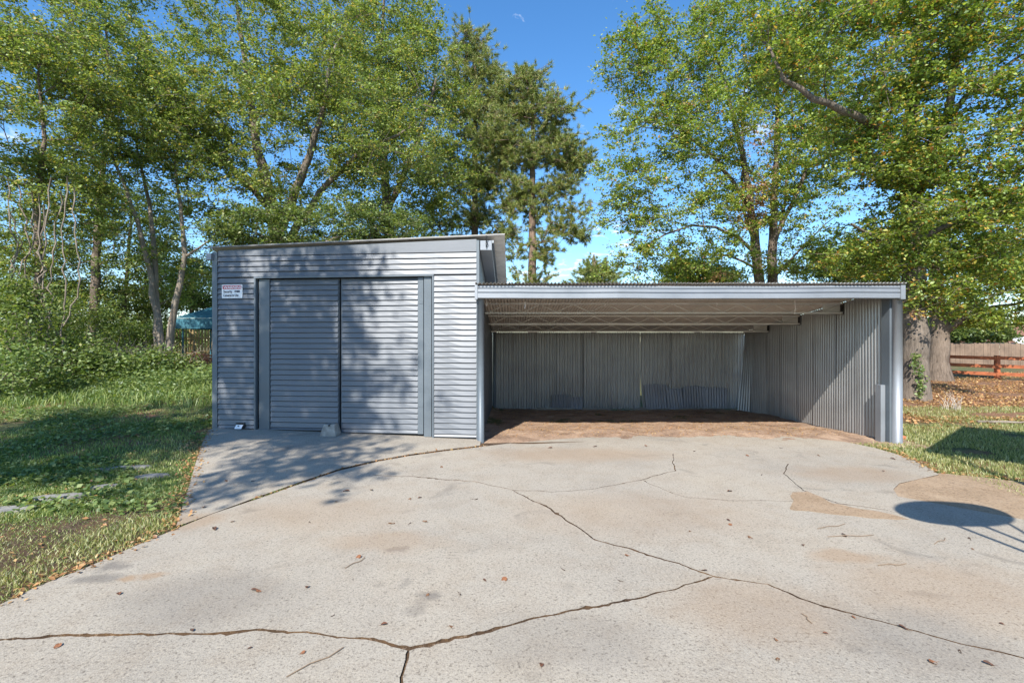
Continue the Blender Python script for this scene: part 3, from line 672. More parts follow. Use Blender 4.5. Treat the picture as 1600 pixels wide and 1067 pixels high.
# ------------------------------------------------------------------ trees
def grow(stems, attr, tipr=0.006, step=0.45, droop=0.35, rng=None, base_r=None):
    """stems: list of polylines [(Vector, r)...]; attr: (n, 3) points the twigs must reach"""
    pos, par, rad = [], [], []
    for st in stems:
        prev = -1
        for i, (p, r) in enumerate(st):
            if i == 0: pos.append(np.array(p)); par.append(-1); rad.append(r); prev = len(pos) - 1; continue
            a = pos[prev]; b = np.array(p); n = max(1, int(np.linalg.norm(b - a) / step)); r0 = rad[prev]
            for k in range(n):
                t = (k + 1) / n; pos.append(a + (b - a) * t + (rng.normal(0, .02, 3) if k < n - 1 else 0)); par.append(prev); rad.append(r0 + (r - r0) * t); prev = len(pos) - 1
    nstem = len(pos); cap = 60000
    PA = np.zeros((cap, 3)); PA[:nstem] = pos; cnt = nstem; par = list(par)
    base = PA[:nstem]
    lowz = base[:, 2].min(); topz = base[:, 2].max()
    okn = np.zeros(cap, bool); okn[:nstem] = base[:, 2] > lowz + 0.28 * (topz - lowz)
    dist = np.array([np.min(np.linalg.norm(base - a, axis=1)) for a in attr]); order = np.argsort(dist)
    ends = np.zeros(len(attr), int)
    for oi in order:
        a = attr[oi]; d = a - PA[:cnt]; L = np.linalg.norm(d, axis=1); hz = np.hypot(d[:, 0], d[:, 1])
        cost = L + 0.9 * np.maximum(0, droop * hz - d[:, 2]) + np.where(okn[:cnt], 0, 1e3)
        j = int(np.argmin(cost)); p0 = PA[j]; n = max(1, int(L[j] / step))
        pd = p0 - PA[par[j]] if par[j] >= 0 else np.array((0, 0, 1.0)); pd = pd / (np.linalg.norm(pd) + 1e-6)
        c = p0 + (pd * 0.6 + np.array((0, 0, .25))) * L[j] * 0.4; prev = j
        for k in range(n):
            t = (k + 1) / n; q = (1 - t) ** 2 * p0 + 2 * t * (1 - t) * c + t * t * a
            if k < n - 1: q = q + rng.normal(0, .035, 3)
            PA[cnt] = q; par.append(prev); okn[cnt] = True; prev = cnt; cnt += 1
        ends[oi] = prev
    PA = PA[:cnt]; r23 = np.zeros(cnt); kids = np.zeros(cnt, int); par = np.array(par)
    for i in range(cnt): 
        if par[i] >= 0: kids[par[i]] += 1
    for i in range(cnt - 1, -1, -1):
        if kids[i] == 0: r23[i] = tipr ** 2.2
    # children always come after their parents
    for i in range(cnt - 1, -1, -1):
        if par[i] >= 0: r23[par[i]] += r23[i]
    rr = r23 ** (1 / 2.2); rr[:nstem] = np.array(rad)
    for i in range(nstem, cnt): rr[i] = min(rr[i], rr[par[i]] * 0.92)
    return PA, par, rr, ends
def frames(PA, par, rr):
    """a direction for every node, shared by the limb that runs through it"""
    n = len(PA); seg = np.zeros((n, 3)); k = par >= 0; seg[k] = PA[k] - PA[par[k]]; seg /= np.linalg.norm(seg, axis=1, keepdims=True) + 1e-9
    main = np.full(n, -1); order = np.argsort(rr)            # the thickest child comes last and wins
    order = order[par[order] >= 0]; main[par[order]] = order
    dn = seg.copy(); m = main >= 0; dn[m] += seg[main[m]]; dn /= np.linalg.norm(dn, axis=1, keepdims=True) + 1e-9
    return seg, dn, main
def tubes(PA, par, rr, sides, mask=None):
    seg, dn, main = frames(PA, par, rr); k = par >= 0
    if mask is not None: k &= mask
    idx = np.where(k)[0]; p = par[idx]; A = PA[p]; B = PA[idx]; ism = main[p] == idx
    ra = np.where(ism, rr[p], np.minimum(rr[p], rr[idx] * 1.3 + .004)); rb = rr[idx]
    ang = np.arange(sides) * 2 * np.pi / sides; ca, sa = np.cos(ang), np.sin(ang); ref = np.array([[.23, .95, .21]])
    def ring(d):
        u = np.cross(d, ref); u /= np.linalg.norm(u, axis=1, keepdims=True) + 1e-9; v = np.cross(u, d)
        return u[:, None, :] * ca[None, :, None] + v[:, None, :] * sa[None, :, None]
    oa, ob = ring(np.where(ism[:, None], dn[p], seg[idx])), ring(dn[idx])
    def lump(C, o, r):                                       # uneven girth on thick trunks
        if sides < 10: return np.ones((len(C), sides, 1))
        q = C[:, None, :] + o * r[:, None, None]
        return 1 + .07 * np.sin(q[..., 0:1] * 9 + q[..., 2:3] * 1.7) * np.cos(q[..., 1:2] * 8 - q[..., 2:3] * 1.1)
    V = np.concatenate([A[:, None, :] + oa * ra[:, None, None] * lump(A, oa, ra), B[:, None, :] + ob * rb[:, None, None] * lump(B, ob, rb)], 1).reshape(-1, 3)
    n = len(idx); o = (np.arange(n) * 2 * sides)[:, None]; k = np.arange(sides); k2 = (k + 1) % sides
    Fc = np.stack([o + k, o + k2, o + sides + k2, o + sides + k], 2).reshape(-1, 4)
    return V, Fc
def leaves(C, size, rng, flat=0.6, aspect=0.62, varia=0.35):
    """one folded leaf per row of C"""
    n = len(C); nrm = rng.normal(0, 1, (n, 3)); nrm[:, 2] = np.abs(nrm[:, 2]) + flat; nrm /= np.linalg.norm(nrm, axis=1, keepdims=True)
    t = rng.normal(0, 1, (n, 3)); t -= nrm * np.sum(t * nrm, 1, keepdims=True); t /= np.linalg.norm(t, axis=1, keepdims=True)
    s = np.cross(nrm, t); L = (size * np.clip(np.exp(rng.normal(0, varia, n)), .5, 1.55))[:, None]; W = L * aspect * .5
    mid = C + t * L * .45
    V = np.stack([C, mid + s * W + nrm * L * .10, C + t * L, mid - s * W + nrm * L * .10], 1).reshape(-1, 3)
    o = (np.arange(n) * 4)[:, None]; Fc = np.concatenate([o + np.array([[0, 1, 2]]), o + np.array([[0, 2, 3]])], 1).reshape(-1, 3)
    return V, Fc
def needles(C, D, size, rng, per=26, width=.012):
    n = len(C); d = np.repeat(D, per, 0) + rng.normal(0, .75, (n * per, 3)); d /= np.linalg.norm(d, axis=1, keepdims=True)
    c = np.repeat(C, per, 0) + rng.normal(0, .03, (n * per, 3)); s = np.cross(d, rng.normal(0, 1, (n * per, 3))); s /= np.linalg.norm(s, axis=1, keepdims=True)
    L = size * rng.uniform(.7, 1.2, (n * per, 1)); V = np.stack([c + s * width, c - s * width, c + d * L], 1).reshape(-1, 3)
    return V, np.arange(n * per * 3).reshape(-1, 3)
def ell(px, py, rx, ry, D, dep=None):
    c = P(px, py, D); a, b = rx * D / F, ry * D / F
    return (np.array(c), np.array((a, dep if dep is not None else (a + b) * .5, b)))
def fill_pts(ells, n, rng, gap=0.0, minz=None, shell=0.35):
    vol = np.array([np.prod(r) ** .8 for _, r in ells]); cnt = np.maximum(3, (n * vol / vol.sum()).astype(int)); o = []
    for (c, r), k in zip(ells, cnt):
        d = rng.normal(0, 1, (k, 3)); d /= np.linalg.norm(d, axis=1, keepdims=True)
        q = rng.uniform(shell, 1, (k, 1)) ** .6
        o.append(c + d * q * r * (1 + rng.normal(0, .10, (k, 1))))
    o = np.concatenate(o)
    if gap:
        nzv = np.array([mnoise.noise((p[0] * .55, p[1] * .55, p[2] * .8)) for p in o]); o = o[nzv > gap]
    if minz is not None: o = o[o[:, 2] > minz]
    return o
def make_tree(name, label, stems, ells, nattr, per, size, leafm, barkm, seed, cr=.5, tipr=.006, gap=-.42, group='trees around the shed', flat=.6, droop=.35, minz=None, dead=None, aspect=.62, twigs=5):
    rng = np.random.default_rng(seed); base = stems[0][0][0]; cr = cr * .74; size = size * .8; per = per * 1.17
    root = thing(name, label, 'tree', tuple(base), 0, group); off = np.array(base)
    A = fill_pts(ells, int(nattr * 1.5), rng, gap, minz)
    PA, par, rr, ends = grow(stems, A, tipr, .45, droop, rng)
    # side twigs in every clump
    n0 = len(PA); k = len(A) * twigs; tp = np.repeat(A, twigs, 0) + rng.normal(0, 1, (k, 3)) * np.array((cr, cr, cr * .55)) * .9
    PA2 = np.concatenate([PA, tp]); par2 = np.concatenate([par, np.repeat(ends, twigs)]); rr2 = np.concatenate([rr, np.full(k, tipr * .8)])
    vs_, fs_, o_ = [], [], 0
    for lo, hi, sd_ in ((.12, 9, 14), (.03, .12, 7), (0, .03, 4)):
        v_, f_ = tubes(PA2, par2, rr2, sd_, (rr2 > lo) & (rr2 <= hi)); vs_.append(v_); fs_.append(f_ + o_); o_ += len(v_)
    V = np.concatenate(vs_) - off; Fq = np.concatenate(fs_)
    link('trunk', npmesh('trunk', V, Fq, barkm, True), root)
    src = np.concatenate([A, tp]); wt = np.concatenate([np.full(len(A), 2.0), np.full(len(tp), 1.0)]); wt /= wt.sum()
    nl = int(len(A) * per); pick = rng.choice(len(src), nl, p=wt)
    C = src[pick] + rng.normal(0, 1, (nl, 3)) * np.array((cr, cr, cr * .5)) * rng.uniform(.08, .55, (nl, 1))
    if minz is not None: C = C[C[:, 2] > minz - .2]
    if dead is not None:
        dm = np.zeros(len(C), bool)
        for c_, r_ in dead: dm |= np.sum(((C - c_) / r_) ** 2, 1) < rng.uniform(.2, 1.2, len(C))
        Vd, Fd = leaves(C[dm] - off, size * .9, rng, .0); link('dead_foliage', npmesh('dead_foliage', Vd, Fd, L_DEAD), root)
        C = C[~dm]
    Vl, Fl = leaves(C - off, size, rng, flat, aspect)
    link('crown', npmesh('crown', Vl, Fl, leafm), root)
    return root
def stem(*p): return [(P(a, b, D), r) for a, b, D, r in p]
def foot(px, D, r): x = (px - 800) * D / F; return (Vector((x, D, float(gz(x, D)) - .1)), r * 1.22)
def trunkline(px, D, r, *rest): return [foot(px, D, r)] + stem(*rest)

# -- the left wood
make_tree('slender_tree', 'slender tan multi-stemmed tree just beyond the shed corner', [
    trunkline(246, 17.0, .13, (252, 540, 17, .12), (243, 480, 17, .10), (234, 420, 17, .09), (215, 345, 16.8, .07), (196, 292, 16.6, .055), (172, 232, 16.4, .035)),
    trunkline(250, 17.2, .13, (247, 500, 17.2, .12), (243, 440, 17.2, .10), (240, 380, 17.2, .085), (234, 320, 17.4, .065), (224, 275, 17.4, .05), (212, 220, 17.4, .03)),
    trunkline(257, 17.0, .13, (268, 510, 17, .12), (280, 450, 17, .10), (289, 400, 17, .085), (284, 345, 17, .065), (277, 290, 17, .05), (272, 240, 17, .03)),
    stem((288, 402, 17, .05), (310, 388, 17, .035), (335, 370, 17, .02))],
    [ell(190, 190, 110, 90, 17), ell(270, 200, 90, 90, 17), ell(330, 290, 60, 60, 17.5), ell(150, 270, 60, 50, 16.5), ell(290, 400, 45, 40, 18), ell(300, 450, 34, 30, 18)],
    160, 170, .105, L_OAK, M_BARKM, 11, .5)
make_tree('vine_tree', 'ivy-choked tree at the far edge of the wood with bare hanging vines', [
    trunkline(52, 14.5, .14, (50, 500, 14.5, .12), (62, 420, 14.5, .10), (58, 330, 14.5, .08), (70, 220, 14.5, .06), (60, 100, 14.5, .03))],
    [ell(50, 170, 140, 130, 14.5), ell(20, 320, 90, 90, 14), ell(120, 300, 70, 80, 15), ell(60, 30, 140, 70, 14.5), ell(10, 440, 60, 60, 13.5)], 190, 180, .10, L_OAK, M_BARK, 12, .5)
make_tree('dark_tree', 'dark-trunked leafy tree standing behind the slender stems', [
    trunkline(143, 21, .21, (146, 500, 21, .18), (150, 400, 21, .16), (160, 280, 21, .12), (170, 150, 21, .07), (165, 20, 21, .04))],
    [ell(150, 330, 120, 70, 21), ell(140, 130, 150, 130, 21), ell(240, 60, 130, 90, 21), ell(150, 430, 90, 50, 21), ell(230, 360, 70, 70, 21)], 200, 170, .125, L_DARK, M_BARK, 13, .6)
make_tree('slim_tree', 'thin dark tree in the gap of the wood with blue sky behind', [
    trunkline(190, 24, .12, (192, 500, 24, .10), (200, 420, 24, .08), (205, 320, 24, .06))],
    [ell(200, 420, 80, 45, 24), ell(270, 450, 50, 40, 24), ell(110, 460, 70, 35, 24), ell(210, 340, 70, 50, 24), ell(60, 470, 60, 40, 24), ell(190, 500, 70, 20, 24)], 170, 130, .12, L_DARK, M_BARK, 14, .6)
make_tree('water_oak', 'large oak with grey forking limbs rising behind the shed', [
    trunkline(440, 19, .34, (440, 420, 19, .30), (425, 320, 19, .24), (400, 220, 18.8, .16), (385, 110, 18.5, .10), (370, 0, 18, .05)),
    stem((432, 370, 19, .2), (470, 280, 18.6, .15), (500, 190, 18.2, .10), (520, 80, 18, .05)),
    stem((436, 400, 19, .16), (500, 300, 18.4, .12), (560, 240, 18, .08), (640, 200, 17.6, .04)),
    stem((425, 330, 19, .14), (360, 260, 18.6, .09), (300, 200, 18.2, .05))],
    [ell(400, 70, 150, 110, 18.5), ell(530, 90, 120, 110, 18), ell(450, 220, 190, 90, 18.2), ell(610, 230, 90, 80, 17.8), ell(320, 180, 90, 90, 18), ell(400, 320, 110, 50, 18)],
    330, 190, .11, L_OAK, M_BARKG, 15, .55)
make_tree('tall_oak', 'tall oak whose leafy edge meets the open blue sky', [
    trunkline(610, 24, .30, (610, 380, 24, .26), (600, 260, 24, .20), (590, 130, 24, .13), (600, 0, 24, .06)),
    stem((606, 330, 24, .16), (650, 230, 23.6, .11), (680, 130, 23.4, .06))],
    [ell(590, 50, 100, 100, 24), ell(650, 150, 80, 110, 23.6), ell(690, 270, 60, 80, 23.5), ell(560, 180, 90, 90, 24), ell(620, 310, 90, 50, 24)], 260, 180, .135, L_OAK, M_BARK, 16, .65)
make_tree('low_oak', 'low bright leafy tree spreading just above the shed roof', [
    trunkline(470, 16.6, .16, (470, 440, 16.6, .14), (465, 380, 16.6, .10)), stem((468, 400, 16.6, .1), (540, 365, 16.6, .06), (610, 350, 16.6, .03)), stem((468, 400, 16.6, .1), (400, 365, 16.6, .05))],
    [ell(420, 365, 90, 35, 16.6), ell(530, 355, 90, 38, 16.6), ell(620, 362, 60, 30, 16.8), ell(350, 375, 30, 20, 16.6)], 150, 170, .095, L_DARK, M_BARKG, 17, .42)
make_tree('thicket_tree', 'low dense tree filling the far corner of the wood behind the vines', [trunkline(40, 21, .12, (42, 500, 21, .1), (45, 430, 21, .06))],
    [ell(30, 440, 90, 60, 21), ell(110, 480, 70, 45, 21.5), ell(20, 520, 80, 40, 20.5), ell(60, 380, 70, 50, 21)], 130, 120, .125, L_OAK, M_BARK, 18, .6)
make_tree('thicket_tree', 'low dense tree closing the wood above the blue canopy', [trunkline(300, 27, .14, (300, 480, 27, .12), (300, 430, 27, .06))],
    [ell(300, 440, 60, 45, 27), ell(250, 470, 50, 30, 27), ell(200, 480, 50, 30, 27), ell(330, 470, 40, 20, 27)], 110, 110, .15, L_DARK, M_BARK, 19, .7)
# -- pines
def make_pine(name, label, px, D, r, top, boughs, seed, tufts=1.0, size=.24, per=20, width=.014, lean=0):
    rng = np.random.default_rng(seed); f = foot(px, D, r); root = thing(name, label, 'tree', tuple(f[0]), 0, 'pines behind the carport'); off = np.array(f[0])
    st = [f] + stem((px, 400, D, r * .9), (px + lean, (400 + top) / 2, D, r * .6), (px + lean * 2, top + 12, D, r * .15))
    A = fill_pts(boughs, int(330 * tufts), rng, -.3, None, .2)
    PA, par, rr, ends = grow([st], A, .012, .5, .1, rng)
    tw = 5; k = len(A) * tw; tp = np.repeat(A, tw, 0) + rng.normal(0, .38, (k, 3)) * np.array((1, 1, .6)) * (D / 26)
    PA2 = np.concatenate([PA, tp]); par2 = np.concatenate([par, np.repeat(ends, tw)]); rr2 = np.concatenate([rr, np.full(k, .007)])
    V, Fq = tubes(PA2, par2, rr2, 6); link('trunk', npmesh('trunk', V - off, Fq, M_BARKP, True), root)
    C = np.concatenate([A, tp]); Dn = np.concatenate([A - PA[par[ends]], tp - np.repeat(A, tw, 0)]); Dn /= np.linalg.norm(Dn, axis=1, keepdims=True) + 1e-6
    Dn[:, 2] += .3
    C2 = np.concatenate([C, C - Dn * .12 * D / 26]); Dn2 = np.concatenate([Dn, Dn])
    Vn, Fn = needles(C2 - off, Dn2, size, rng, per, width); link('crown', npmesh('crown', Vn, Fn, L_PINE), root)
make_pine('tall_pine', 'tall pine with open dark boughs rising behind the shed corner', 832, 26, .24, 92,
    [ell(825, 125, 34, 32, 26), ell(850, 175, 48, 40, 26), ell(800, 170, 26, 34, 26), ell(870, 235, 46, 30, 26), ell(815, 240, 40, 34, 26), ell(880, 285, 30, 14, 26), ell(795, 300, 40, 26, 26), ell(850, 300, 30, 20, 26),
     ell(880, 355, 40, 16, 26), ell(800, 360, 36, 24, 26), ell(835, 400, 40, 30, 26), ell(830, 435, 34, 18, 26), ell(900, 250, 30, 24, 26), ell(780, 215, 30, 40, 26), ell(895, 320, 34, 14, 26), ell(910, 365, 24, 10, 26), ell(820, 330, 40, 30, 26)], 21, 2.1)
make_pine('bushy_pine', 'bushy pine crowding against the tall oak', 742, 29, .26, 62,
    [ell(725, 95, 40, 36, 29), ell(755, 130, 36, 40, 29), ell(710, 170, 46, 40, 29), ell(755, 215, 38, 40, 29), ell(700, 260, 46, 36, 29), ell(745, 300, 44, 36, 29), ell(700, 345, 50, 24, 29), ell(760, 350, 34, 24, 29), ell(735, 60, 26, 26, 29), ell(770, 170, 26, 40, 29), ell(725, 390, 60, 24, 29), ell(770, 260, 30, 40, 29)], 22, 1.7, .27)
make_pine('distant_pine', 'small round-topped pine far off above the carport roof', 928, 75, .35, 404,
    [ell(930, 420, 22, 13, 75), ell(915, 435, 22, 10, 75), ell(945, 436, 22, 10, 75), ell(930, 450, 30, 12, 75)], 23, .35, .6, 26, .035)
# -- trees to the right
make_tree('twin_maple', 'twin-trunked maple with brown dead leaves rising behind the carport', [
    trunkline(1186, 20, .24, (1187, 440, 20, .21), (1180, 380, 20, .18), (1172, 300, 20, .13), (1150, 200, 19.6, .09), (1120, 90, 19.2, .05)),
    trunkline(1208, 20, .24, (1207, 440, 20, .20), (1208, 370, 20, .17), (1212, 280, 20, .12), (1215, 170, 20, .08), (1210, 40, 20, .04)),
    stem((1183, 400, 20, .08), (1155, 372, 19.8, .065), (1118, 355, 19.6, .055), (1080, 352, 19.4, .045), (1040, 366, 19.2, .035), (1000, 390, 19, .02)),
    stem((1208, 380, 20, .09), (1250, 290, 20, .07), (1280, 200, 20, .04)),
    stem((1176, 330, 20, .10), (1120, 250, 19.4, .07), (1050, 190, 19, .04)),
    stem((1206, 440, 20, .05), (1250, 390, 20, .04), (1290, 350, 20, .02)), stem((1184, 400, 20, .08), (1162, 330, 20.3, .06), (1160, 230, 20.5, .05), (1165, 110, 20.6, .03)), stem((1207, 400, 20, .08), (1226, 320, 20.4, .06), (1236, 220, 20.6, .045), (1240, 110, 20.6, .03)), stem((1182, 420, 20, .06), (1140, 400, 20, .045), (1100, 395, 19.8, .03))],
    [ell(1060, 110, 95, 85, 19), ell(1150, 60, 110, 80, 19.5), ell(1020, 215, 80, 65, 18.8), ell(1110, 190, 90, 70, 18.6), ell(985, 285, 55, 45, 18.8), ell(1060, 310, 80, 55, 18.8), ell(1000, 365, 50, 32, 19), ell(1090, 395, 60, 30, 19), ell(1230, 110, 90, 80, 20), ell(1270, 330, 50, 60, 20), ell(975, 110, 34, 55, 19), ell(1290, 230, 60, 80, 20), ell(1010, 60, 50, 50, 19), ell(960, 330, 36, 50, 18.8), ell(1180, 270, 70, 90, 19.6), ell(1245, 260, 50, 80, 20), ell(1150, 340, 60, 50, 19.4), ell(1250, 400, 60, 36, 20.5), ell(1030, 420, 60, 26, 19.4), ell(1300, 140, 60, 90, 20), ell(1130, 410, 60, 34, 19.4), ell(1240, 430, 60, 22, 20), ell(980, 390, 40, 40, 19), ell(1280, 400, 50, 40, 20)],
    600, 140, .115, L_MAPLE, M_BARK, 31, .5, dead=[(np.array(P(1170, 300, 19.6)), np.array((.75, 1.6, 1.9))), (np.array(P(1180, 210, 19.8)), np.array((.9, 1.6, .7))), (np.array(P(1075, 145, 18.6)), np.array((.5, 1.2, .6))), (np.array(P(1120, 435, 19)), np.array((.7, 1, .3)))])
gum = make_tree('sweetgum', 'big sweetgum with thick bare trunk beside the carport end post', [
    trunkline(1431, 14, .34, (1430, 590, 14, .335), (1428, 500, 14, .31), (1425, 400, 14, .27), (1422, 280, 14, .23), (1425, 150, 13.8, .16), (1440, 0, 13.6, .10)),
    stem((1424, 290, 14, .14), (1385, 210, 13.2, .11), (1335, 180, 12.6, .10), (1270, 155, 12.2, .08), (1225, 125, 12, .05), (1200, 70, 12, .03)),
    stem((1424, 330, 14, .14), (1480, 180, 13, .10), (1498, 60, 12.6, .08), (1505, -40, 12.4, .05)),
    stem((1424, 260, 14, .10), (1510, 150, 13.4, .07), (1590, 90, 13, .04)), stem((1423, 380, 14, .10), (1520, 330, 13.4, .06), (1590, 300, 13, .03)),
    stem((1424, 400, 14, .08), (1370, 370, 13.5, .05), (1330, 350, 13.2, .03))],
    [ell(1300, 60, 130, 90, 12.4), ell(1430, 60, 120, 100, 13), ell(1540, 80, 110, 110, 12.8), ell(1400, 210, 110, 80, 13), ell(1540, 240, 100, 90, 12.8), ell(1450, 330, 120, 80, 13.2), ell(1570, 370, 80, 70, 13), ell(1370, 330, 60, 70, 13.6), ell(1390, 410, 50, 40, 13.8), ell(1470, 420, 70, 45, 13.4), ell(1220, 80, 50, 50, 12.2), ell(1430, 465, 40, 24, 13.4), ell(1350, 250, 70, 80, 13.4), ell(1330, 400, 50, 40, 14), ell(1500, 470, 50, 26, 13.6), ell(1590, 440, 40, 50, 13)],
    470, 150, .105, L_GUM, M_BARKG, 32, .45, dead=[(np.array(P(1425, 500, 13.6)), np.array((.35, .5, .35)))])
make_tree('spreading_tree', 'broad old tree with a flared trunk behind the sweetgum', [
    trunkline(1466, 19.5, .44, (1465, 565, 19.5, .36), (1468, 520, 19.5, .32), (1462, 440, 19.5, .22), (1450, 330, 19.5, .18)),
    stem((1470, 520, 19.5, .2), (1500, 500, 19.2, .14), (1550, 480, 18.8, .08), (1610, 470, 18.4, .04)), stem((1468, 500, 19.5, .2), (1510, 440, 19, .13), (1570, 390, 18.6, .07))],
    [ell(1540, 440, 90, 45, 18.8), ell(1480, 380, 90, 60, 19.4), ell(1580, 360, 80, 70, 18.8), ell(1510, 490, 50, 22, 19), ell(1380, 400, 60, 50, 20.5), ell(1600, 460, 50, 40, 18.4), ell(1560, 500, 60, 14, 18.8)], 260, 150, .13, L_MAPLE, M_BARK, 33, .55)
make_tree('far_tree', 'rounded green tree beyond the rail fence', [trunkline(1520, 40, .3, (1520, 540, 40, .25), (1522, 500, 40, .15))], [ell(1500, 512, 60, 18, 40), ell(1540, 520, 40, 12, 40)], 90, 130, .25, L_DARK, M_BARK, 34, 1.0, group='trees beyond the fences')
for k, (px, py, D, rx, ry, lab) in enumerate(((1090, 428, 24, 60, 24, 'light green bushy tree just above the middle of the carport roof'), (1325, 415, 26, 70, 40, 'green bushy tree above the end of the carport roof'))):
    make_tree('bushy_tree', lab, [trunkline(px, D, .14, (px, py + 40, D, .12), (px, py, D, .06))], [ell(px, py, rx, ry, D), ell(px + 30, py + 16, rx * .6, ry * .6, D)], 80, 160, .13, (L_MAPLE, L_DARK)[k], M_BARK, 35 + k, .6)
# -- trees standing behind the photographer, whose shade falls on the shed
def shade_tree(label, x, y, h, ells, n, seed):
    make_tree('shade_tree', label, [[(Vector((x, y, -.1)), .3), (Vector((x + .1, y, h * .5)), .22), (Vector((x, y + .1, h * .95)), .1)]], ells, n, 70, .15, L_OAK, M_BARK, seed, .5, gap=-.08, group='trees behind the photographer')
shade_tree('oak standing beside the photographer, shading the shed doors', -8.4, -.8, 8.5, [(np.array((-8.9, -.7, 8.6)), np.array((2.9, 1.9, 1.7))), (np.array((-6.9, -.9, 9.4)), np.array((1.7, 1.4, 1.3))), (np.array((-10.6, .2, 8.2)), np.array((2.0, 1.8, 1.6))), (np.array((-6.6, -2.6, 11.2)), np.array((1.6, 1.3, 1.2))), (np.array((-9.2, -2.4, 10.6)), np.array((2.6, 1.6, 1.4))), (np.array((-6.7, .4, 10.9)), np.array((1.9, 1.2, 1.2))), (np.array((-7.4, 2.2, 9.3)), np.array((2.2, 1.0, 1.0))), (np.array((-5.9, -1.9, 8.1)), np.array((1.5, 1.1, .8))), (np.array((-4.9, -2.6, 8.3)), np.array((.8, .6, .5)))], 400, 41)

# ------------------------------------------------------------------ undergrowth
def shrub(label, px, py, rx, ry, D, seed, m=L_DARK, n=36, per=120, size=.085, cat='shrub'):
    rng = np.random.default_rng(seed); x = (px - 800) * D / F; g = float(gz(x, D)); root = thing('shrub', label, cat, (x, D, g), 0, 'shrubs along the wood edge'); off = np.array((x, D, g))
    A = fill_pts([ell(px, py, rx, ry, D)], n, rng, 0, g + .1)
    st = [[(Vector((x + dx, D, g - .05)), .03), (Vector((x + 2 * dx, D, g + .5)), .02)] for dx in (-.25, 0, .25)]
    PA, par, rr, ends = grow(st, A, .004, .3, .2, rng); V, Fq = tubes(PA, par, rr, 4)
    link('stems', npmesh('stems', V - off, Fq, M_BARKM, True), root)
    C = np.repeat(A, per, 0) + rng.normal(0, .24, (len(A) * per, 3)) * np.array((1, 1, .8)); C = C[C[:, 2] > g + .02]
    Vl, Fl = leaves(C - off, size, rng, .8); link('foliage', npmesh('foliage', Vl, Fl, m), root)
for k, (lab, px, py, rx, ry, D, m) in enumerate((
    ('leafy shrub at the far edge of the grass under the vines', 20, 590, 70, 45, 11.5, L_WEED),
    ('dark shrub below the ivy-choked tree', 100, 560, 70, 40, 13.5, L_DARK),
    ('tall brushy shrub at the far edge of the wood', 20, 500, 60, 60, 13.0, L_DARK),
    ('pale green shrub in the middle of the wood edge', 165, 580, 55, 26, 13.8, L_WEED),
    ('low shrub in front of the slender stems', 225, 575, 45, 22, 15.0, L_WEED),
    ('dark shrub in the shade between the tree trunks', 160, 520, 55, 30, 18.5, L_DARK),
    ('small shrub at the foot of the slender stems', 275, 580, 30, 16, 15.6, L_DARK),
    ('broad dark shrub behind the vines', 80, 480, 70, 40, 17.0, L_DARK),
    ('shaded shrub beside the blue canopy', 215, 530, 40, 30, 20, L_DARK),
    ('dark shrub farthest back at the picture edge', 15, 520, 80, 50, 20, L_DARK),
    ('low dark shrub far back between the trunks', 110, 535, 60, 28, 22, L_DARK),
    ('small dark shrub far back near the picket fence', 240, 540, 40, 26, 24, L_DARK))):
    shrub(lab, px, py, rx, ry, D, 60 + k, m)
def brush(label, px, D, seed, n=70, w_=1.2, h=1.3):
    """a tangle of bare tan twigs"""
    rg = random.Random(seed); x = (px - 800) * D / F; g = float(gz(x, D)); root = thing('dry_brush', label, 'brush', (x, D, g), 0, 'dry brush in the wood'); mb = MB()
    for _ in range(n):
        b = Vector((x + rg.gauss(0, w_ * .5), D + rg.gauss(0, .4), g - .03)); a = rg.uniform(0, 6.28); l = h * rg.uniform(.4, 1.2); k = rg.uniform(.2, 1.0)
        d = Vector((math.cos(a) * k, math.sin(a) * k, 1)).normalized() * l
        m1 = b + d * .5 + Vector((rg.gauss(0, .08), rg.gauss(0, .08), .1)); m2 = b + d + Vector((rg.gauss(0, .12), rg.gauss(0, .1), -.15 * k * l))
        mb.tube([b, m1, m2], [.012, .009, .004], 4, False)
        for _ in range(2): mb.tube([m1, m1 + Vector((rg.gauss(0, .25), rg.gauss(0, .2), rg.uniform(-.05, .3)))], [.006, .003], 3, False)
    wpart('twigs', mb, M_BARKM, root)
brush('dry twiggy brush under the hanging vines', 45, 13.2, 201, 110, 1.6, 1.6)
brush('dry brush in front of the dark trunk in the wood', 125, 14.6, 202, 110, 1.6, 1.3)
brush('dry brush heaped between the dark trunk and the slender stems', 195, 16.2, 203, 110, 1.7, 1.3)
rng = np.random.default_rng(77); tx = np.concatenate([rng.uniform(-95, -38, 9000), rng.uniform(60, 150, 7000)]); ty = rng.uniform(82, 100, len(tx))
hh = np.array([3.2 + 2.2 * mnoise.noise((a * .09, 0, 1)) + 1.6 * mnoise.noise((a * .35, 0, 5)) for a in tx]); V, Fc = leaves(np.stack([tx, ty, gz(tx, ty) + hh * rng.uniform(0, 1, len(tx)) ** .6 * 1.15], 1), .75, rng, .5, .7)
tag(link('far_woods', npmesh('far_woods', V, Fc, L_DARK)), 'far-off line of woods along the horizon', 'woods', None, 'stuff')
def vine_thing(label, pts_list, r, seed, name='hanging_vine'):
    rng = random.Random(seed); p0 = P(*pts_list[0][-1]); root = thing(name, label, 'vine', tuple(p0)); mb = MB()
    for l in pts_list:
        q = [P(*p) for p in l]; fine = []
        for a, b in zip(q[:-1], q[1:]):
            for t in range(5): fine.append(a.lerp(b, t / 5) + Vector((rng.gauss(0, .04), rng.gauss(0, .04), rng.gauss(0, .02))))
        mb.tube(fine + [q[-1]], [r * rng.uniform(.7, 1.2) for _ in range(len(fine) + 1)], 5)
    wpart('stem', mb, M_BARKM, root, True)
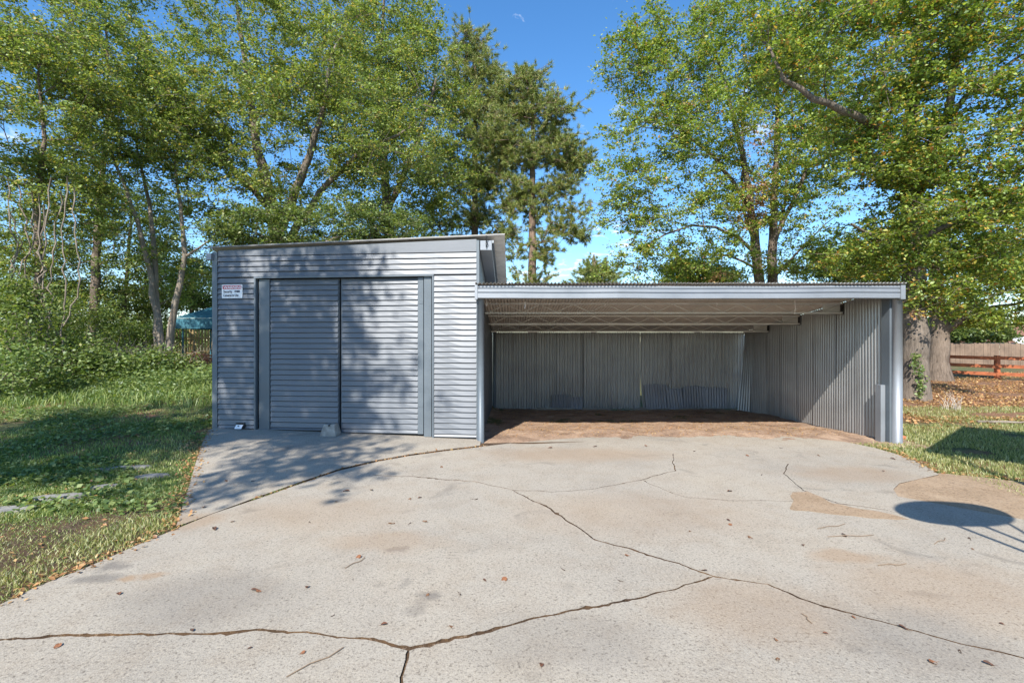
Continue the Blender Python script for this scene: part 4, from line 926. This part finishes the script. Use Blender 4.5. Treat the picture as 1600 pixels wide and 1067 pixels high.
for k in range(5):
    rg = random.Random(90 + k); x = 18 + 22 * k
    ls = [[(x + rg.uniform(-14, 14), 300 + rg.uniform(-30, 30), 13.4), (x + rg.uniform(-20, 20), 380, 13.4), (x + rg.uniform(-20, 20), 450, 13.4), (x + rg.uniform(-10, 10), 520, 13.4), (x + rg.uniform(-10, 25), 585, 13.4)] for _ in range(2)]
    vine_thing(('pale vine hanging nearest the picture edge', 'pale twisted vine second from the picture edge', 'pale vine in the middle of the hanging tangle', 'thin vine second from the tree gap', 'vine hanging nearest the gap in the trees')[k], ls, .02, 91 + k)

# ------------------------------------------------------------------ grass, weeds and litter
slab_polys = [np.array([(p.x, p.y) for p in main_out]), np.array([(p.x, p.y) for p in apron_out])]
def inside(poly, X, Y):
    r = np.zeros(len(X), bool); j = len(poly) - 1
    for i in range(len(poly)):
        xi, yi = poly[i]; xj, yj = poly[j]
        c = ((yi > Y) != (yj > Y)) & (X < (xj - xi) * (Y - yi) / (yj - yi + 1e-12) + xi); r ^= c; j = i
    return r
def blades(x, y, h, rng, wd=.006, lean=.5):
    n = len(x); z = gz(x, y) - .012; a = rng.uniform(0, 6.283, n); b = rng.uniform(0, 6.283, n); l = h * rng.uniform(.1, lean * 1.6, n)
    c = np.stack([x, y, z], 1); s = np.stack([np.cos(a), np.sin(a), np.zeros(n)], 1) * wd; d = np.stack([np.cos(b), np.sin(b), np.zeros(n)], 1)
    m = c + d * (l * .35)[:, None] + np.array((0, 0, 1)) * (h * .6)[:, None]; t = c + d * l[:, None] + np.array((0, 0, 1)) * (h * rng.uniform(.75, 1, n))[:, None]
    V = np.stack([c - s, c + s, m + s * .7, m - s * .7, t], 1).reshape(-1, 3); o = (np.arange(n) * 5)[:, None]
    return V, np.concatenate([o + np.array([[0, 1, 2]]), o + np.array([[0, 2, 3]]), o + np.array([[3, 2, 4]])], 1).reshape(-1, 3)
rng = np.random.default_rng(5)
def scatter(n, x0, x1, y0, y1, dens=None, margin=True):
    x = rng.uniform(x0, x1, n); y = rng.uniform(y0, y1, n)
    k = (np.abs(x) < 1.12 * y + .5)
    for p in slab_polys: k &= ~inside(p, x, y)
    k &= ~((x > -5.75) & (x < 7.0) & (y > 8.35) & (y < 14.6))
    x, y = x[k], y[k]
    if dens is not None:
        q = rng.uniform(0, 1, len(x)) < dens(x, y); x, y = x[q], y[q]
    return x, y
pn = lambda x, y, s, o: np.array([mnoise.noise((a * s, b * s, o)) for a, b in zip(x, y)])
stone_px = [(195, 733, .36, .08), (235, 746, .2, .07), (95, 778, .32, .08), (8, 800, .24, .11), (165, 762, .15, .05)]
def off_stones(x, y):
    k = np.ones(len(x), bool)
    for px, py, a, b in stone_px:
        gx_, gy_ = G(px, py, 0); k &= ((x - gx_) / (a * .8)) ** 2 + ((y - gy_) / (b * .8)) ** 2 > 1
    return k
x, y = scatter(190000, -14.5, -2.5, 2.6, 13.5, lambda x, y: np.clip(9.0 / y - .35, .25, 1) * (pn(x, y, .9, 1.) > -.34) * off_stones(x, y))
xb, yb = scatter(70000, -8.5, -2.6, 2.7, 6.6, lambda x, y: (pn(x, y, 1.4, 1.) > -.42) * off_stones(x, y)); x = np.concatenate([x, xb]); y = np.concatenate([y, yb])
dry = pn(x, y, .7, 7.) + .62 * (y < 5.6) + rng.normal(0, .25, len(x)) > .42
h = (.05 + .045 * np.clip(pn(x, y, 1.3, 4.), -.5, 1)) * rng.uniform(.6, 1.4, len(x))
V, Fc = blades(x[dry], y[dry], h[dry], rng, .0045); tag(link('dry_grass', npmesh('dry_grass', V, Fc, L_GRASS)), 'patchy dry yellowing grass left of the driveway', 'grass', None, 'stuff')
V, Fc = blades(x[~dry], y[~dry], h[~dry], rng, .005); tag(link('green_grass', npmesh('green_grass', V, Fc, L_GRASSG)), 'short green grass left of the driveway', 'grass', None, 'stuff')
x, y = scatter(60000, -13.5, -3.2, 4.0, 10.5, lambda x, y: (pn(x, y, .75, 2.) > -.08) * (y > 4.9) * off_stones(x, y) * np.clip(1.2 - y / 14, 0, 1))
C = np.stack([x, y, gz(x, y) + rng.uniform(.0, .075, len(x))], 1); V, Fc = leaves(C, .05, rng, 1.6, .85)
tag(link('ground_weeds', npmesh('ground_weeds', V, Fc, L_WEED)), 'low broad-leaved weeds in the shaded grass', 'weeds', None, 'stuff')
x, y = scatter(26000, -16, -5.6, 10.6, 14.8, lambda x, y: np.clip((y - 10.4 + (x + 9) * -.25) / 2.5, .1, 1))
V, Fc = blades(x, y, .22 * rng.uniform(.5, 1.5, len(x)), rng, .008, .6); tag(link('tall_grass', npmesh('tall_grass', V, Fc, L_GRASSG)), 'tall sunlit grass along the wood edge', 'grass', None, 'stuff')
x, y = scatter(26000, -16, -7.2, 10.9, 15.2, lambda x, y: (pn(x, y, .8, 12.) > -.25) * np.clip((y - 10.6) / 2, 0, 1))
C = np.stack([x, y, gz(x, y) + rng.uniform(.02, .42, len(x)) * np.clip((y - 10.5) / 2.5, .2, 1)], 1); V, Fc = leaves(C, .075, rng, 1.0, .6)
tag(link('wood_edge_weeds', npmesh('wood_edge_weeds', V, Fc, L_WEED)), 'bushy pale weeds in front of the wood', 'weeds', None, 'stuff')
x, y = scatter(130000, 5.8, 15.5, 4.6, 13.6, lambda x, y: ((y < 10.4 + .25 * np.sin(x * 2)) | ((x > 9.3) & (y < 12.6))) * (pn(x, y, 1.1, 8.) > -.3) * np.clip(10 / y - .3, .3, 1))
V, Fc = blades(x, y, .055 * rng.uniform(.5, 1.5, len(x)), rng, .005); tag(link('lawn_grass', npmesh('lawn_grass', V, Fc, L_GRASS)), 'short patchy grass beyond the carport end post', 'grass', None, 'stuff')
x, y = scatter(110000, 7.0, 30, 9.6, 24, lambda x, y: np.clip(14 / y - .3, .25, 1) * (pn(x, y, .7, 3.) > -.35) * ((y > 10.3) | (rng.uniform(0, 1, len(x)) < .12)) * ~((x > 9.5) & (y < 12.4) & (y > 11)))
C = np.stack([x, y, gz(x, y) + rng.uniform(0, .03, len(x))], 1); V, Fc = leaves(C, .055, rng, 1.2, .7)
tag(link('leaf_litter', npmesh('leaf_litter', V, Fc, L_DEAD)), 'red-brown leaf litter under the trees by the rail fence', 'leaf litter', None, 'stuff')
# leaves caught along the slab edges
ex, ey = [], []
for l in ([(275, 826), (210, 853), (140, 884), (60, 915), (0, 944)], [(275, 824), (292, 770), (306, 722), (326, 672)], [(1370, 698), (1400, 709), (1467, 739), (1520, 742), (1600, 752)], [(400, 779), (530, 734), (640, 711), (752, 697)]):
    for p in resample(pxline(l), .05):
        for _ in range(2 if l[0][0] == 400 else 7):
            ex.append(p.x + rng.normal(-.05 if p.x < -1 else .06, .07) * (.3 if l[0][0] == 400 else 1)); ey.append(p.y + rng.normal(.03, .06) * (.3 if l[0][0] == 400 else 1))
ex, ey = np.array(ex), np.array(ey)
x2, y2 = scatter(1500, -12, -3, 3, 9); x3, y3 = rng.uniform(-.4, 6.4, 11000), rng.uniform(8.85, 13.8, 11000)
x = np.concatenate([ex, x2, x3]); y = np.concatenate([ey, y2, y3]); zo = np.array([.012 + mound(a, b) if -.5 < a < 6.6 and b > 8.7 else .034 for a, b in zip(x, y)])
V, Fc = leaves(np.stack([x, y, gz(x, y) + zo], 1), np.where((x > -.5) & (y > 8.7) & (x < 6.6), .022, .036), rng, 2.0, .6); tag(link('edge_litter', npmesh('edge_litter', V, Fc, L_DEAD)), 'small dead leaves gathered along the concrete edges and dirt', 'leaf litter', None, 'stuff')
# single leaves and twigs on the concrete
lm = []
for k in range(5):
    rg = random.Random(k); vs = []
    n = 6; L = .085; W = (.03, .022, .038, .015, .028)[k]
    for i in range(n + 1):
        t = i / n; ww = W * math.sin(math.pi * min(1, t * .92 + .08)) ** .8; cz = .012 * math.sin(t * 3.1 + k) + .004
        vs += [(L * (t - .5), ww + .004 * rg.uniform(-1, 1), cz + .009), (L * (t - .5), 0, cz - .002), (L * (t - .5), -ww + .004 * rg.uniform(-1, 1), cz + .007)]
    fs = []
    for i in range(n):
        a = i * 3; fs += [(a, a + 1, a + 4, a + 3), (a + 1, a + 2, a + 5, a + 4)]
    mb = MB().add(vs, fs); mb.tube([(L * .48, 0, .004), (L * .8, .006, .008)], .0015, 4)
    lm.append(mb.mesh('fallen_leaf', simple('dry_leaf_%d' % k, ((.12, .05, .025), (.075, .035, .02), (.17, .07, .03), (.05, .03, .02), (.13, .065, .03))[k], .8, 0, .3, 60, 0)))
lp = [(186, 928), (398, 922), (404, 924), (520, 962), (612, 818), (480, 918), (757, 907), (788, 906), (742, 780), (640, 780), (656, 778), (580, 766), (560, 871), (640, 818), (664, 815), (318, 793), (335, 827), (363, 815), (484, 816), (526, 784), (541, 768), (390, 1013), (473, 1020), (718, 928), (706, 980), (600, 976), (1100, 892), (980, 868), (970, 908), (1078, 830), (1255, 852), (1318, 835), (1320, 838), (1395, 882), (1172, 840), (1140, 768), (1138, 813), (1141, 820), (1220, 700), (1280, 712), (1380, 736), (1395, 717), (1168, 712), (1190, 742), (1214, 1001), (1290, 990), (1412, 982), (1335, 965), (1515, 842), (1520, 858), (1565, 975), (1545, 1038), (1458, 1035), (1500, 1018), (1215, 1030), (860, 700), (930, 698), (1010, 697), (1085, 705), (690, 730), (450, 700), (395, 752), (355, 752), (880, 890), (668, 930), (846, 1040), (300, 985), (90, 1010)]
rg = random.Random(3)
for k, (px, py) in enumerate(lp):
    X, Y = G(px, py); o = link('fallen_leaf', lm[k % 5], None, (X, Y, float(gz(X, Y)) + .032), (rg.uniform(-.15, .15), rg.uniform(-.15, .15), rg.uniform(0, 6.3)))
    sc = rg.uniform(.4, .85) * (.7 if py > 850 else 1); o.scale = (sc, sc, sc)
    tag(o, 'dry brown fallen leaf lying on the concrete', 'leaf', 'dry leaves scattered on the concrete')
sm = simple('dry_twig', (.20, .14, .09), .9, 0, .2, 30, 0)
for k, (px, py, a, L) in enumerate(((556, 880, 1.0, .10), (495, 1035, .8, .16), (1300, 823, .3, .18), (1330, 838, .05, .22), (1395, 883, .05, .12), (1262, 967, 1.5, .05), (1470, 846, .5, .12))):
    X, Y = G(px, py); o = link('twig', MB().tube([(-L, 0, 0), (-L * .2, .01, .004), (L * .4, -.008, .002), (L, .012, .004)], .003, 5).mesh('twig', sm), None, (X, Y, float(gz(X, Y)) + .034), (0, 0, a))
    tag(o, ('thin twig lying on the driveway midway between shed and crack fork', 'longest thin twig below the long crack in the foreground', 'pale thin twig beside the tan silt stain', 'thin straight twig in front of the round shadow', 'short twig on the driveway between silt stain and crack', 'tiny upright twig below the crack in the foreground', 'thin twig just below the round shadow')[k], 'twig', 'twigs scattered on the concrete')
# stones in the grass
for k, (px, py, a, b) in enumerate(stone_px):
    X, Y = G(px, py, 0); rg = random.Random(k + 70); mb = MB(); n = 14; rgz = float(gz(X, Y))
    for h_, f_ in ((-.04, 1.0), (.02, 1.0), (.035, .9)):
        for i in range(n):
            an = i / n * 6.2832; e = f_ * (1 + .28 * mnoise.noise((math.cos(an) * 1.6, math.sin(an) * 1.6, k * 5.)))
            mb.v.append((a * e * math.cos(an), b * e * math.sin(an), h_ + .008 * mnoise.noise((an * 2, k, h_))))
    for q in range(2):
        for i in range(n): mb.f.append((q * n + i, q * n + (i + 1) % n, (q + 1) * n + (i + 1) % n, (q + 1) * n + i))
    mb.f.append(tuple(range(2 * n, 3 * n)))
    o = link('flat_stone', mb.mesh('flat_stone', M_STONE), None, (X, Y, rgz), (0, 0, .35))
    tag(o, ('longest flat grey stone in the shaded grass beside the apron', 'small flat grey stone nearest the concrete apron', 'long flat stone half buried in front of the weeds', 'flat grey stone at the picture edge in the grass', 'tiny grey stone between the two long flat stones')[k], 'stone', 'flat stones in the grass')
# dead weed and stick by the sweetgum
wx, wy = G(1492, 640, 0); dw = thing('dead_weed', 'pale dry weed stalks in the leaf litter near the sweetgum', 'weed', (wx, wy, float(gz(wx, wy)))); mb = MB(); rg = random.Random(8)
for k in range(26):
    a = rg.uniform(0, 6.28); l = rg.uniform(.15, .5); b = Vector((wx + rg.gauss(0, .12), wy + rg.gauss(0, .1), float(gz(wx, wy)) - .02))
    mb.tube([b, b + Vector((math.cos(a) * l * .2, math.sin(a) * l * .2, l * .6)), b + Vector((math.cos(a) * l * .5, math.sin(a) * l * .5, l))], [.006, .004, .002], 4)
wpart('stalk', mb, simple('dry_stalk', (.45, .40, .34), .9, 0, .2, 10, 0), dw)
sx_, sy_ = G(1570, 662, 0)
tag(link('fallen_branch', MB().tube([(-.5, .1, .03), (0, 0, .04), (.3, -.02, .03), (.6, .05, .05)], [.03, .028, .022, .012], 7).mesh('fallen_branch', M_BARKM, True), None, (sx_, sy_, float(gz(sx_, sy_)))), 'pale fallen branch lying on the grass below the rail fence', 'branch')
iv = thing('ivy', 'green ivy climbing the foot of the sweetgum trunk', 'ivy', tuple(P(1436, 600, 13.6))); rg2 = np.random.default_rng(4)
q = 260; tt = rg2.uniform(0, 1, q); cx = 1436 + 4 * np.sin(tt * 5) + rg2.normal(0, 4, q); C = np.array([P(a, 622 - 70 * t, 13.58 + .01 * abs(rg2.normal())) for a, t in zip(cx, tt)]) - np.array(P(1436, 600, 13.6))
V, Fc = leaves(C, .07, rg2, .0, .8); link('foliage', npmesh('foliage', V, Fc, L_WEED), iv)

# ------------------------------------------------------------------ neighbours: fences, canopy, houses
rfz = lambda px, D: float(gz((px - 800) * D / F, D))
rail = thing('rail_fence', 'red-brown three-rail timber fence beyond the trees', 'fence', ((1558 - 800) * 20 / F, 20, rfz(1558, 20)))
posts = [(1480, 21.0), (1558, 20.0), (1640, 19.0), (1730, 18.1)]
for px, D in posts:
    x = (px - 800) * D / F; g = rfz(px, D); wpart('post', MB().box((x - .07, D - .07, g - .1), (x + .07, D + .07, g + .98)), M_RAIL, rail)
for (a, Da), (b, Db) in zip(posts[:-1], posts[1:]):
    for h_ in (.22, .54, .88):
        p = Vector(((a - 800) * Da / F, Da - .09, rfz(a, Da) + h_)); q_ = Vector(((b - 800) * Db / F, Db - .09, rfz(b, Db) + h_ - .02)); wpart('rail', MB().bar(p, q_, .035, .14), M_RAIL, rail)
D = 30; gb = rfz(1540, D); priv = thing('board_fence', 'weathered wooden privacy fence behind the rail fence', 'fence', ((1475 - 800) * D / F, D, gb - .3))
bmesh_ = MB().box((0, 0, 0), (.138, .022, 1.72)).mesh('board', M_BOARD); rg = random.Random(1)
for k in range(52): link('board', bmesh_, priv, (k * .145, rg.uniform(-.008, .008), rg.uniform(-.05, .03)), (0, rg.uniform(-.008, .008), 0))
for h_ in (.35, 1.3): link('rail', MB().box((0, .03, h_), (7.5, .07, h_ + .09)).mesh('rail', M_BOARD), priv)
D = 37; s1 = thing('dark_roofed_shed', 'low dark-roofed shed showing over the wooden privacy fence', 'shed', ((1513 - 800) * D / F, D, .2))
def sh(px0, px1, y0, y1, Dq, dep, z0=.2):
    a, b = (px0 - 800) * Dq / F, (px1 - 800) * Dq / F; return a, b, EYE - (y1 - 533.5) * Dq / F, EYE - (y0 - 533.5) * Dq / F
a, b, z0_, z1_ = sh(1490, 1537, 537, 546, D, 3); wpart('wall', MB().box((a + .1, D + .1, .1), (b - .05, D + 3, z0_)), M_CREAM, s1)
wpart('roof', MB().add([(a, D, z0_), (b, D, z0_), (b, D + 3.2, z1_ + .15), (a, D + 3.2, z1_ + .15), (a, D, z0_ + .06), (b, D, z0_ + .06), (b, D + 3.2, z1_ + .21), (a, D + 3.2, z1_ + .21)], [(3, 2, 1, 0), (4, 5, 6, 7), (0, 1, 5, 4), (1, 2, 6, 5), (2, 3, 7, 6), (3, 0, 4, 7)]), M_SLATE, s1)
a, b, z0_, z1_ = sh(1538, 1594, 536, 560, D, 3); s2 = thing('cream_shed', 'cream-sided shed with a thin dark roof edge over the privacy fence', 'shed', ((a + b) / 2, D, .2))
wpart('wall', MB().box((a, D, .1), (b, D + 3, z1_ - .06)), M_CREAM, s2); wpart('roof', MB().box((a - .12, D - .12, z1_ - .058), (b + .12, D + 3.1, z1_)), M_SLATE, s2)
D = 48; hs_ = thing('brown_roofed_house', 'distant house with a brown shingle roof and white gable', 'house', ((1640 - 800) * D / F, D, .2))
a, b = (1572 - 800) * D / F, (1760 - 800) * D / F; ez, rz_ = EYE - (535 - 533.5) * D / F, EYE - (512 - 533.5) * D / F
wpart('wall', MB().box((a + .4, D + .4, 0), (b, D + 8, ez)), M_WHITE, hs_)
wpart('roof', MB().add([(a, D, ez), (b, D, ez), (b, D + 8.4, ez), (a, D + 8.4, ez), (a + 1.2, D + 4.2, rz_ + .35), (b, D + 4.2, rz_ + .35)], [(0, 1, 5, 4), (2, 3, 4, 5), (3, 0, 4), (1, 2, 5), (0, 3, 2, 1)]), M_SHINGLE, hs_)
ga, gb2 = (1581 - 800) * D / F, (1612 - 800) * D / F; gm = (ga + gb2) / 2
wpart('gable', MB().add([(ga, D - .3, ez - .4), (gb2, D - .3, ez - .4), (gm, D - .3, ez + .55), (ga, D + 2, ez - .4), (gb2, D + 2, ez - .4), (gm, D + 2, ez + .55)], [(0, 1, 2), (5, 4, 3), (0, 2, 5, 3), (1, 4, 5, 2), (0, 3, 4, 1)]), M_WHITE, hs_)
# blue canopy beyond the shed corner
D = 21.0; gx0, gx1 = (272 - 800) * D / F, (352 - 800) * D / F; gzv = rfz(300, D); zE, zV, zP = EYE - (497 - 533.5) * D / F, EYE - (514 - 533.5) * D / F, EYE - (475 - 533.5) * D / F
gaz = thing('blue_canopy', 'blue cloth canopy shelter half hidden behind the shed', 'canopy', ((gx0 + gx1) / 2, D + 1, gzv)); gmx = (gx0 + gx1) / 2
c4 = [(gx0, D), (gx1, D), (gx1, D + 2.2), (gx0, D + 2.2)]
wpart('roof', MB().add([(x, y, zE) for x, y in c4] + [(gmx, D + 1.1, zP)], [(0, 1, 4), (1, 2, 4), (2, 3, 4), (3, 0, 4)]), M_BLUE, gaz)
va = MB()
for (p, q_) in zip(c4, c4[1:] + c4[:1]): va.bar((*p, (zE + zV) / 2), (*q_, (zE + zV) / 2), .02, zE - zV - .03)
wpart('valance', va, M_BLUE, gaz)
pe = MB()
for (p, q_) in zip(c4, c4[1:] + c4[:1]): pe.bar((*p, zE - .008), (*q_, zE - .008), .05, .03)
wpart('piping', pe, M_BLUEEDGE, gaz)
for x, y in c4: wpart('post', MB().tube([(x + (.3 if x == gx0 else -.3), y + (.12 if y == D else -.12), gzv - .1), (x + (.3 if x == gx0 else -.3), y + (.12 if y == D else -.12), zV + .1)], .035, 8), M_BLUE, gaz)
D = 25; pk = thing('picket_fence', 'weathered picket fence behind the blue canopy', 'fence', ((255 - 800) * D / F, D, rfz(255, D))); pg = rfz(290, D)
pm = MB().box((0, 0, 0), (.10, .02, 1.7)).mesh('picket', M_PICKET)
for k in range(26): link('picket', pm, pk, (-1.0 + k * .165, random.uniform(-.01, .01), random.uniform(-.04, .04)))
for h_ in (.4, 1.15): link('rail', MB().box((-1.0, -.06, h_), (3.3, -.005, h_ + .11)).mesh('rail', M_PICKET), pk)
bp = thing('brick_pile', 'heap of reddish old bricks under the blue canopy', 'brick pile', ((305 - 800) * 20 / F, 20, rfz(305, 20))); rg = random.Random(6); bme = MB().box((-.11, -.05, -.033), (.11, .05, .033)).mesh('brick', M_BRICK)
for k in range(90):
    q_ = rg.uniform(-1, 1); hh = (1 - abs(q_)) * .62 * rg.random()
    link('brick', bme, bp, (q_ * 1.5, rg.uniform(-.35, .35) * (1 - hh), .035 + hh), (rg.uniform(-.4, .4), rg.uniform(-.4, .4), rg.uniform(0, 3)))
# basketball goal and canopy standing out of view to the right, whose shadows fall into it
sh_pt = Vector((*G(1485, 799), 0)); hb = 2.95; dd = Vector((sd.x, sd.y, 0)) / -sd.z * hb; bc = sh_pt - dd + Vector((0, 0, hb))
goal = thing('basketball_goal', 'basketball goal beside the driveway, seen only by its rounded shadow', 'basketball goal', (bc.x, bc.y - .5, 0))
mb = MB(); n = 40; pr = [(.56 * math.copysign(abs(math.cos(a)) ** .9, math.cos(a)), .33 * math.copysign(abs(math.sin(a)) ** 1.0, math.sin(a))) for a in np.linspace(0, 2 * math.pi, n, endpoint=False)]
mb.add([(bc.x + x, bc.y - .015, hb + z_) for x, z_ in pr] + [(bc.x + x, bc.y + .015, hb + z_) for x, z_ in pr], [tuple(range(n)), tuple(reversed(range(n, 2 * n)))] + [(i, n + i, n + (i + 1) % n, (i + 1) % n) for i in range(n)])
wpart('backboard', mb, M_WHITE, goal)
wpart('pole', MB().tube([(bc.x + .1, bc.y - .5, -.1), (bc.x + .1, bc.y - .5, 2.5), (bc.x, bc.y - .03, 2.9)], .045, 10), M_BLACK, goal, True)
wpart('brace', MB().bar((bc.x + .1, bc.y - .46, 2.0), (bc.x - .2, bc.y - .02, 2.7), .03, .03).bar((bc.x + .1, bc.y - .46, 2.0), (bc.x + .35, bc.y - .02, 2.7), .03, .03), M_BLACK, goal)
wpart('rim', MB().tube([(bc.x + .22 * math.cos(a), bc.y + .28 + .22 * math.sin(a), 2.72) for a in np.linspace(0, 2 * math.pi, 20)], .01, 6, False), M_RAIL, goal)
oc = Vector((sd.x, sd.y, 0)) / -sd.z * 3.0
c0, c1, c2 = (Vector((*G(*p, 0), 0)) - oc for p in ((1445, 707), (1600, 727), (1508, 667)))
u_ = (c1 - c0).normalized() * 3.6; v_ = (c2 - c0); cs = [c0, c0 + u_, c0 + u_ + v_, c0 + v_]
cano = thing('patio_canopy', 'flat patio canopy out of view, seen only by its shadow on the grass', 'canopy', tuple(c0))
mb = MB().add([(p.x, p.y, 3.0) for p in cs] + [(p.x, p.y, 3.08) for p in cs], [(3, 2, 1, 0), (4, 5, 6, 7), (0, 1, 5, 4), (1, 2, 6, 5), (2, 3, 7, 6), (3, 0, 4, 7)])
wpart('roof_panel', mb, M_SLATE, cano); cm = sum(cs, Vector()) / 4
for p in cs:
    q_ = p.lerp(cm, .08) ; wpart('post', MB().tube([(q_.x, q_.y, -.1), (q_.x, q_.y, 3.0)], .05, 8), M_TRIM, cano)
